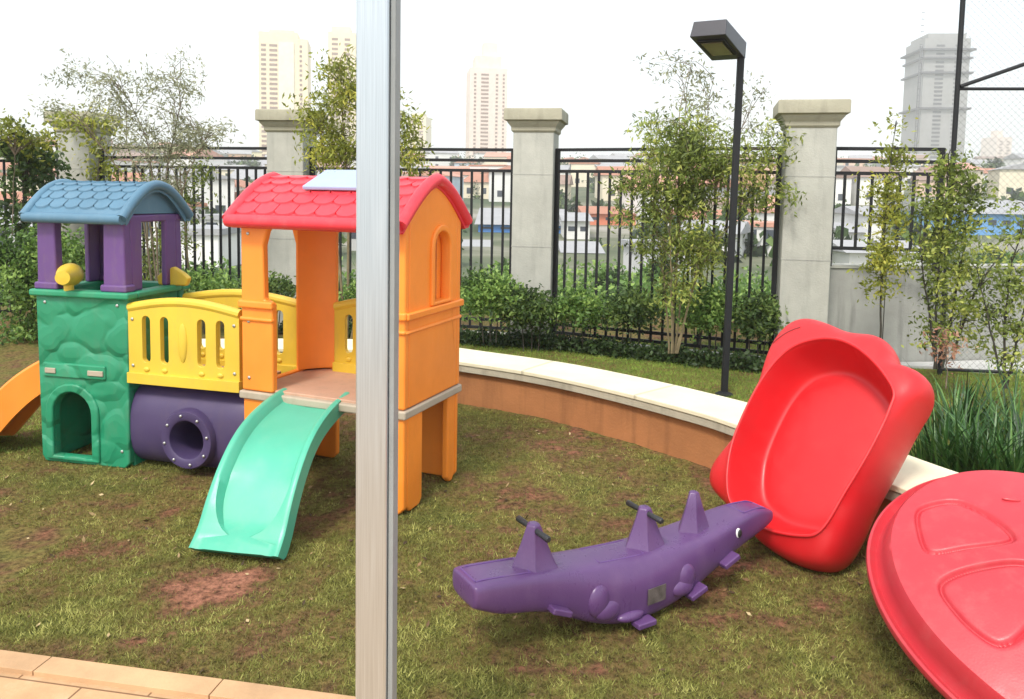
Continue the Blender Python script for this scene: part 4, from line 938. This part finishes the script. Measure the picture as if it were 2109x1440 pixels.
# slim small tree right of the last pillar
plant('sapling',gp(1815,6.4),'slim yellow green sapling in front of the low grey wall','sapling',
 [[(1812,705,6.4),(1815,600,6.4),(1822,480,6.4),(1832,360,6.4),(1843,262,6.4)]],
 [(1845,262,6.4,10,12,16),(1840,320,6.4,24,28,60),(1828,390,6.4,34,34,130),(1830,440,6.4,36,30,150),(1822,500,6.4,28,30,90),(1822,545,6.4,36,26,140),(1815,590,6.4,24,26,60),(1860,340,6.4,20,30,30)],
 M['leafY'],M['barkd'],.045,.42,.009,.2,per=3,dens=1.2)
plant('shrub',gp(1940,6.0),'tall loose olive shrub at the foot of the mesh fence post','shrub',
 [[(1925,760,6.0),(1930,600,6.0),(1945,450,6.0),(1955,320,6.0)],[(1940,760,6.0),(1970,600,6.0),(1990,480,6.0),(2005,400,6.0)],[(1930,760,6.0),(1910,620,6.0),(1895,500,6.0)],[(1960,740,6.0),(2010,600,6.0),(2080,500,6.0)]],
 [(1955,340,6.0,36,40,150),(1985,400,6.0,46,50,220),(1930,430,6.0,50,50,200),(1960,490,6.0,60,50,240),(1910,520,6.0,40,50,140),(1990,560,6.0,60,50,170),(1940,610,6.0,60,60,200),(1950,690,6.0,60,40,160),(2005,640,6.0,50,50,90),(2030,720,6.0,40,30,40)],
 M['leafA'],M['barkd'],.042,.5,.011,.2,per=3,dens=1.05)
plant('shrub',gp(2085,5.6),'thin dark stemmed shrub at the right edge of the lawn','shrub',
 [[(2068,800,5.6),(2072,660,5.6),(2085,540,5.6),(2120,440,5.6)],[(2072,800,5.6),(2110,640,5.6),(2150,520,5.6)],[(2068,800,5.6),(2040,680,5.6),(2020,590,5.6)]],
 [(2100,480,5.6,50,60,90),(2085,580,5.6,50,50,110),(2060,640,5.6,50,40,80),(2100,680,5.6,40,50,100),(2080,745,5.6,24,30,60),(2140,600,5.6,50,80,90),(2030,540,5.6,40,50,50)],
 M['leafA'],M['barkd'],.04,.45,.010,.2,per=3,dens=1.2)
# hedge at far left and shrubs along the fence
plant('hedge',gp(120,8.0),'thick dark green clipped hedge left of the purple tower posts','hedge',
 [[(40,700,8.0),(45,600,8.0)],[(140,700,8.0),(140,600,8.0)]],
 [(30,530,8.0,70,50,600),(110,520,8.0,80,50,700),(190,530,8.0,60,50,450),(60,590,8.0,90,60,600),(150,600,8.0,90,70,650),(120,670,8.0,80,60,500),(60,670,8.1,60,50,300)],
 M['leafM'],M['barkd'],.05,.55,.012,.1,per=3,twigs=False)
def lowshrub(x,y,w_,label,n,mat,py0=580,py1=690,d=None):
    return None
shr=[(420,595,8.6,90,30,420,'leafM','green shrub along the fence between the tower and the orange house'),
     (1010,610,7.9,62,42,650,'leafM','round green shrub beside the right wall of the orange house'),
     (1095,640,7.9,60,42,520,'leafD','dark round shrub at the foot of the middle pillar'),
     (1200,640,7.9,60,36,460,'leafM','low green shrub right of the middle pillar'),
     (1300,640,7.8,60,34,460,'leafD','low dark shrub left of the leafy tree'),
     (1460,640,7.6,60,44,520,'leafM','bushy green shrub between the leafy tree and the lamp post'),
     (1560,655,7.4,46,46,420,'leafD','dark shrub at the foot of the right pillar'),
     (560,600,8.4,60,30,300,'leafD','dark shrub seen through the left arch of the orange house'),
     (760,610,8.3,70,40,420,'leafM','green shrub seen through the back of the orange house')]
for px,py,d,rx,ry,n,mt,lab in shr:
    plant('shrub',gp(px,d),lab,'shrub',[[(px-15,py+95,d),(px-20,py,d)],[(px+12,py+95,d),(px+20,py,d)],[(px,py+95,d),(px,py-10,d)]],[(px,py,d,rx,ry,n),(px+random.uniform(-20,20),py-ry*.4,d,rx*.6,ry*.8,n//3)],M[mt],M['barkd'],.05,.5,.008,.1,per=3,dens=1.6,twigs=False,group='shrubs along the fence')
# low dark clipped border hedge under the shrubs
hp=[]
for i in (1,2):
    a=Vector(PIL[i]); b=Vector(PIL[i+1]); m=3600
    t=rng.uniform(0,1,m); hp.append(np.stack([a.x+(b.x-a.x)*t+rng.normal(0,.02,m),a.y-.42+(b.y-a.y)*t+rng.uniform(-.15,.15,m),rng.uniform(.0,.10,m)],1))
BH=empty('border_hedge',(1.2,7.6,0),0,'low dark border hedge running along the foot of the fence','hedge')
C=np.concatenate(hp)-np.array([1.2,7.6,0]); leaf_mesh('foliage',C,.05,M['leafD'],BH,.6,rng.uniform(0,.6,len(C)),0,2,.03)
# strap leaved clumps at right behind the bench
def strap(px,py,n,hh,label,spread=.16):
    b=atz(px,py,0); T0=empty('strap_leaf_plant',b,0,label,'plant','strap leaved plants behind the bench'); V=[];tn=[]
    for k in range(int(n*.7)):
        hh_=.9; a=random.uniform(0,2*PI); r=spread*math.sqrt(random.random()); p=Vector((r*math.cos(a),r*math.sin(a),-.01)); L=hh*random.choice((.5,.7,.85,1,1.25))*random.uniform(.6,1.15); le=random.uniform(.05,.8)*L; w_=random.uniform(.004,.009); a2=a+random.uniform(-.8,.8)
        dv=Vector((math.cos(a2),math.sin(a2),0)); sv=Vector((-dv.y,dv.x,0))*w_; tv=random.random(); prev=None
        pts=[p+dv*le*(t**1.8)+Vector((0,0,L*(t-.18*t*t))) for t in (0,.35,.7,1)]
        ws=(1,1,.7,.08)
        for j in range(3):
            V+= [pts[j]-sv*ws[j],pts[j]+sv*ws[j],pts[j+1]+sv*ws[j+1],pts[j+1]-sv*ws[j+1]]; tn+=[tv]*4
    link('leaves',rawmesh('leaves',[tuple(v) for v in V],np.arange(len(V)),4,tn),M['leafI'],T0,smooth=False)
strap(1935,975,260,.42,'dark strap leaved clump right beside the red tub')
strap(2010,1000,300,.46,'tall strap leaved clump above the top of the red lid')
strap(2080,1020,300,.46,'strap leaved clump at the right edge above the lid')
strap(1975,900,220,.50,'upright strap leaved clump in the lawn behind the others')
strap(2090,940,240,.52,'loose strap leaved clump near the right edge further back')
strap(2170,980,240,.5,'strap leaved clump just beyond the right edge')
# young bromeliad-like reddish plant
plant('shrub',gp(1955,5.0),'small reddish leaved shrub beside the top right of the red tub','shrub',[[(1950,800,5.0),(1948,740,5.0),(1945,690,5.0)]],[(1950,730,5.0,28,40,60),(1935,700,5.0,20,16,20)],foliage('reddish_leaf',(.14,.06,.03),(.42,.20,.12),(.6,.38,.25)),M['bark'],.035,.4,.005,.1,per=2)
# greenery on the slope just outside the fence
C=[];
for k in range(330):
    d=11+22*random.random()**1.2; px=random.uniform(-100,2300); x=(px-CX)/FPX*d; zg=terrain_z(math.hypot(x,d)); rr_=random.uniform(.5,1.2)*(.6+d/30); hz=random.uniform(.3,.7)*(.6+d/35)
    C.append(clump_pts((x,d,zg+hz*.6),(rr_,rr_,hz),170,.5))
rng.shuffle(C) if False else None
C=np.concatenate(C); sh=fbm(C[:,0]*1.5,C[:,1]*1.5+C[:,2]*2,3)
o=leaf_mesh('undergrowth',C,.24,M['leafM'],None,.55,np.clip((sh-.5)*2+.6+rng.normal(0,.15,len(C)),0,1),0); tag(o,'mass of green undergrowth on the slope outside the fence','undergrowth',kind='stuff')

# ------------------------------------------------------------------ the city on the far slope
def wmat(name,c): return simple(name,c,.85,.08,.4,0)
WALL={'white':(.78,.77,.74),'cream':(.76,.68,.52),'peach':(.74,.52,.40),'pale yellow':(.78,.70,.42),'pale grey':(.55,.55,.55),'pink':(.72,.46,.42),'ochre':(.62,.36,.18),'pale blue':(.50,.60,.70)}
WM={k:wmat('wall_'+k.replace(' ','_'),v) for k,v in WALL.items()}
RM={'terracotta':wmat('roof_terracotta',(.42,.19,.12)),'brown':wmat('roof_brown',(.28,.19,.15)),'grey':wmat('roof_grey',(.35,.35,.36)),'salmon':wmat('roof_salmon',(.55,.28,.20))}
WIN=wmat('window_dark',(.05,.06,.08)); WINB=wmat('window_brown',(.26,.15,.10))
def house(x,y,z,w_,dp,h,wall,roof,label,kind='gable',rz=0,nw=2,group='houses on the far hillside'):
    H=empty('house',(x,y,z),rz,label,'house',group); mb=MB(); mb.b(-w_/2,w_/2,0,dp,-2,h); mb.build('wall',WM[wall],H,smooth=False)
    mb=MB(); e=.4
    if kind=='gable':
        rh=w_*.16; mb.loft([mb.ring([(-w_/2-e,y_,h+.01),(w_/2+e,y_,h+.01),(0,y_,h+rh)]) for y_ in (-e,dp+e)])
    elif kind=='long':
        rh=dp*.2; mb.loft([mb.ring([(x_,-e,h+.01),(x_,dp+e,h+.01),(x_,dp/2,h+rh)]) for x_ in (-w_/2-e,w_/2+e)])
    else: mb.b(-w_/2-.2,w_/2+.2,-.2,dp+.2,h+.01,h+.35)
    mb.build('roof',RM[roof],H,smooth=False)
    fl=max(1,int(h//2.9))
    for f in range(fl):
        for k in range(nw):
            xx=-w_/2+w_*(k+.5)/nw; zz=.9+f*2.9
            if zz+1.2>h: continue
            mb=MB(); mb.b(xx-.55,xx+.55,-.04,.04,zz,zz+1.1); mb.build('window',WIN,H,smooth=False)
    return H
ORD=['first','second','third','fourth','fifth','sixth','seventh','eighth','ninth','tenth','eleventh','twelfth','thirteenth','fourteenth','fifteenth','sixteenth','seventeenth','eighteenth','nineteenth','twentieth']+['twenty-'+q for q in ('first','second','third','fourth','fifth','sixth','seventh','eighth','ninth')]
rowsd=[(44,7,'very lowest'),(58,10,'foremost'),(74,14,'lowest'),(92,18,'second'),(116,21,'third'),(145,23,'fourth'),(178,24,'fifth'),(215,25,'sixth'),(260,26,'seventh'),(315,26,'eighth'),(380,26,'ninth'),(450,26,'highest')]
wk=list(WALL); wkw=[10,7,2,1,2,1,1,1]
for ri,(d,n,rn) in enumerate(rowsd):
    for k in range(n):
        px=-40+2200*(k+.5+random.uniform(-.32,.32))/n; dd=d*random.uniform(.93,1.08); x=(px-CX)/FPX*dd
        ww=random.uniform(4,6.8)*(1+d/380); hh=random.choice([2.6,3,3.2,4.6,5.2])*(.85+d/900); kd=random.choice(['gable','long','flat','long']); wl=random.choices(wk,wkw)[0]; rf=random.choices(list(RM),[5,2,3,4])[0]; rzz=random.uniform(-.5,.5); dpp=random.uniform(6,10)
        if ri<3:
            ww*=.55+.15*ri; dpp*=.5+.12*ri; hh=random.choice([1.4,1.8,2.2])+.4*ri; kd='flat' if k%3 else 'long'; wl=random.choice(['white','white','cream','pale grey','peach'])
        if ri<5 and (930<px<1360 or px>1640): continue
        z=float(far_z(np.array(x),np.array(dd)))
        house(x,dd,z,ww,dpp,hh,wl,rf,f'{wl} house, {rf} {"flat roof" if kd=="flat" else "pitched roof"}, {ORD[k]} from left in the {rn} hillside row',kd,rzz,3 if ww>11 else 2)
C=[];SZ=[]
for k in range(300):
    d=48+420*random.random()**1.3; px=random.uniform(-100,2250)
    if d<105 and (930<px<1230 or 1235<px<1345 or px>1960 or 1735<px<1900): continue
    x=(px-CX)/FPX*d; zg=float(far_z(np.array(x),np.array(d))); r_=random.uniform(.9,2.0)*(1+d/160); hz=r_*random.uniform(.6,.9)
    C.append(clump_pts((x,d,zg+hz*.7),(r_,r_,hz),110,.5))
C=np.concatenate(C); sh=fbm(C[:,0]*.5,C[:,2]*.8+C[:,1]*.3,2)
o=leaf_mesh('hillside_greenery',C,1.0,M['leafD'],None,.7,np.clip((sh-.5)*2+.5+rng.normal(0,.15,len(C)),0,1),0); tag(o,'masses of dark greenery between the far hillside houses','greenery',kind='stuff')
# distinctive low buildings
def block(name,pxa,pxb,pyt,d,dp,mat,label,cat,roofmat=None,bands=0,base=None,winrow=0,winm=None):
    a=atd(pxa,pyt,d); b=atd(pxb,pyt,d); zg=float(far_z(np.array((a.x+b.x)/2),np.array(d))) if base is None else base
    B0=empty(name,((a.x+b.x)/2,d,zg),0,label,cat); w_=b.x-a.x; h=a.z-zg
    mb=MB(); mb.b(-w_/2,w_/2,0,dp,-3,h); mb.build('wall',mat,B0,smooth=False)
    mb=MB(); mb.loft([mb.ring([(x_,-.5,h+.01),(x_,dp+.5,h+.01),(x_,dp/2,h+max(.6,dp*.06))]) for x_ in (-w_/2-.4,w_/2+.4)]); mb.build('roof',roofmat or RM['grey'],B0,smooth=False)
    for k in range(winrow):
        xx=-w_/2+w_*(k+.5)/winrow; mb=MB(); mb.b(xx-w_/winrow*.28,xx+w_/winrow*.28,-.05,.05,h*.45,h*.7); mb.build('window',winm or WIN,B0,smooth=False)
    return B0
BLU=wmat('blue_sheet',(.07,.24,.62)); BLU2=wmat('light_blue_sheet',(.16,.36,.66))
block('warehouse',985,1175,462,88,26,BLU,'blue warehouse behind the middle pillar','warehouse',winrow=5)
block('warehouse',2000,2240,440,88,26,BLU2,'light blue warehouse behind the mesh fence','warehouse',winrow=8)
block('shed',880,1000,515,64,10,WM['pale grey'],'pale grey shed right of the orange house window','shed',winrow=3)
block('commercial_building',1205,1310,440,100,14,wmat('orange_wall',(.70,.22,.12)),'orange red building behind the fence left of the leafy tree','building',RM['terracotta'],winrow=3)
block('white_building',1165,1215,455,80,12,WM['white'],'narrow white building just right of the middle pillar','building',winrow=2)
block('white_building',1165,1235,520,60,9,WM['white'],'low white shed right of the middle pillar','shed',winrow=3)
block('white_building',1315,1345,432,110,10,WM['white'],'small bright white block left of the leafy tree trunk','building')
block('white_building',1780,1822,442,60,6,WM['white'],'tall narrow white block behind the short fence bay','building')
block('white_building',1740,1782,478,58,6,WM['white'],'stepped white block left of the tall narrow one','building')
block('white_building',1855,1905,520,50,6,WM['white'],'bright white low building under the short fence panel','building')
block('white_building',1750,1790,520,45,4,WM['white'],'little white shed at the bottom of the short fence panel','shed')
block('long_building',1290,1420,392,190,14,WM['cream'],'long cream building on the hillside behind the leafy tree','building',RM['terracotta'],winrow=7)
block('apartment_block',400,470,392,150,16,WM['white'],'white block with a flat top between the tower and the play house','building',winrow=5)
# towers
TC=wmat('tower_cream',(.82,.70,.46)); TP=wmat('tower_panel_pale',(.80,.76,.60)); TG=wmat('bare_concrete',(.30,.30,.29)); TPK=wmat('tower_pale_pink',(.80,.66,.56)); TD=wmat('slab_grey',(.09,.09,.10))
def tower(px0,px1,pyt,d,dp,rz,label,mat,fl,cols,crown,wm=None,recess=None):
    a=atd(px0,pyt,d); b=atd(px1,pyt,d); xc=(a.x+b.x)/2; zg=float(far_z(np.array(xc),np.array(d)))
    T0=empty('tower_block',(xc,d,zg),rz,label,'tower block','high rise towers on the skyline'); w_=(b.x-a.x); h=a.z-zg
    mb=MB(); mb.b(-w_/2,w_/2,0,dp,-6,h); mb.build('wall',mat,T0,smooth=False)
    mb=MB()
    for x0,x1,y0,y1,z1 in crown: mb.b(x0*w_,x1*w_,y0*dp,y1*dp,h+.01,h+z1)
    mb.build('rooftop_block',mat,T0,smooth=False)
    if recess:
        for x0,x1 in recess: mb=MB(); mb.b(x0*w_,x1*w_,-.6,-.02,4,h-2); mb.build('pilaster',TP,T0,smooth=False)
    first={}
    fh=(h-4)/fl
    for ci,(cx_,cw) in enumerate(cols):
        for k in range(fl):
            z=2+fh*k
            if ci not in first:
                mb=MB(); mb.b(-cw*w_/2,cw*w_/2,-.15,.15,0,fh*.48); o=mb.build('window',wm or WINB,T0,smooth=False); first[ci]=o
            else: o=first[ci].copy(); COL.objects.link(o); o.parent=T0
            o.location=(cx_*w_,-.02,z)
    return T0
tower(534,632,78,420,22,R(10),'tall cream tower block with brown window columns above the second pillar',TC,24,[(-.40,.10),(-.20,.16),(.36,.05)],[(-.5,.3,.0,1,3),(-.3,.2,.2,.8,5)],recess=[(-.09,.22)])
tower(676,732,66,470,22,R(8),'cream tower block half hidden behind the yellow green tree and steel post',TC,26,[(-.25,.22),(.2,.2)],[(-.4,.3,.2,.8,4)])
tower(968,1046,140,450,24,R(8),'slender pale cream tower with a stepped spire left of the middle pillar',TPK,24,[(-.36,.06),(-.1,.20),(.22,.06),(.4,.05)],[(-.35,.35,.1,.9,7),(-.12,.25,.25,.7,15)],recess=None)
tower(838,878,240,620,20,R(-6),'small distant cream tower peeping over the tree right of the steel post',TC,14,[(-.2,.2),(.25,.2)],[(-.3,.3,.2,.8,3)])
tower(2052,2086,282,700,20,R(5),'tiny distant pinkish tower behind the mesh fence',TPK,12,[(-.2,.2),(.25,.2)],[(-.2,.2,.3,.7,6)])
# unfinished grey tower with protruding slabs
T0=tower(1908,1998,78,390,24,R(-6),'unfinished grey concrete tower with hoist and bare top floors behind the mesh fence post',TG,30,[(-.15,.18),(.22,.1)],[(-.42,.42,.05,.95,2.5)],wm=TD)
hh=atd(1950,78,390).z-T0.location.z; w_=(atd(1998,78,390)-atd(1908,78,390)).x
for z,ex in ((hh-6,2.2),(hh-10,1.0),(hh-17,1.5),(hh-34,1.6)):
    mb=MB(); mb.b(-w_/2-ex,w_/2+ex,-1.5,25,z,z+.9); mb.build('floor_slab',TD,T0,smooth=False)
mb=MB(); mb.b(-w_/2-2.6,-w_/2-2.2,-1,-.6,0,hh-4); mb.b(-w_/2-1.6,-w_/2-1.2,-1,-.6,0,hh-4)
for k in range(26): mb.b(-w_/2-2.6,-w_/2-1.2,-1,-.6,k*3.,k*3.+.25)
mb.build('hoist_mast',TD,T0,smooth=False)
# far trees as things
def fartree(px,py,d,rpx,rpy,label,mat='leafD',n=700):
    c=atd(px,py,d); s=d/FPX; zg=float(far_z(np.array(c.x),np.array(d))); b=Vector((c.x,d,zg)); T0=empty('far_tree',b,0,label,'tree','dark trees among the far houses')
    mb=MB(); mb.tube([(0,0,-1),(0,0,max(.5,c.z-zg))],[rpx*s*.10,rpx*s*.05],7); mb.build('trunk',M['barkd'],T0)
    C=[]; 
    for k in range(9):
        o=Vector((random.uniform(-.55,.55)*rpx*s,random.uniform(-.5,.5)*rpx*s,c.z-zg+random.uniform(-.5,.6)*rpy*s)); C.append(clump_pts(o,(rpx*s*.5,rpx*s*.5,rpy*s*.45),n//9,.4))
    C=np.concatenate(C); sh=fbm(C[:,0]/(rpx*s)*3,C[:,2]/(rpx*s)*3,2); leaf_mesh('crown',C,rpx*s*.28,M[mat],T0,.6,np.clip((sh-.5)*2+.4+rng.normal(0,.15,len(C)),0,1),0)
for a in [(938,335,300,16,14,'round dark tree on the skyline left of the middle pillar'),(1182,358,260,22,20,'dark flat topped tree just right of the middle pillar on the skyline'),
          (2046,352,200,24,24,'dark conical tree behind the mesh fence'),(502,338,230,34,16,'flat dark tree on the skyline above the red roof left end'),(345,342,240,30,12,'dark tree band on the skyline behind the pale sparse tree'),
          (1225,510,70,20,26,'dark green tree in front of the orange red building'),(1720,400,140,30,34,'dark tree mass beside the right pillar upper part'),(1725,460,90,36,46,'dark tree right of the right pillar lower part'),
          (1870,470,70,36,44,'dark bushy tree left of the mesh fence post'),(1780,385,150,30,24,'green tree in the middle of the short fence bay'),(1350,560,34,44,34,'leafy green bush outside the fence left of the leafy tree trunk'),(1255,580,30,44,30,'green bush outside the fence in the middle bay'),
          (985,400,150,22,26,'dark tree behind the cream house left of the middle pillar'),(955,455,110,20,20,'dark tree beside the blue warehouse'),(440,470,90,40,30,'dark tree beyond the fence between tower and play house'),(1500,480,80,50,40,'dark green tree behind the lamp post'),
          (1560,500,70,34,36,'dark tree beyond the fence left of the right pillar'),(1050,560,40,40,20,'pale green bush outside the fence behind the middle pillar'),(1820,540,30,30,18,'low green bush behind the slim sapling'),(2060,540,50,50,20,'green bush in front of the light blue warehouse')]:
    fartree(*a,mat='leafM' if 'green' in a[5] and 'dark' not in a[5] else 'leafD')

# ------------------------------------------------------------------ haze over the city
mb=MB(); mb.b(-900,900,-8,1500,-8,135)
hz=mb.build('haze',None,smooth=False); tag(hz,kind='stuff')
hm=bpy.data.materials.new('haze'); hm.use_nodes=True; hn=hm.node_tree; hn.nodes.clear(); ho=hn.nodes.new('ShaderNodeOutputMaterial'); pv=hn.nodes.new('ShaderNodeVolumePrincipled')
pv.inputs['Density'].default_value=.001; pv.inputs['Color'].default_value=(1,1,1,1); pv.inputs['Anisotropy'].default_value=.2; hn.links.new(pv.outputs[0],ho.inputs['Volume']); hz.data.materials.append(hm)
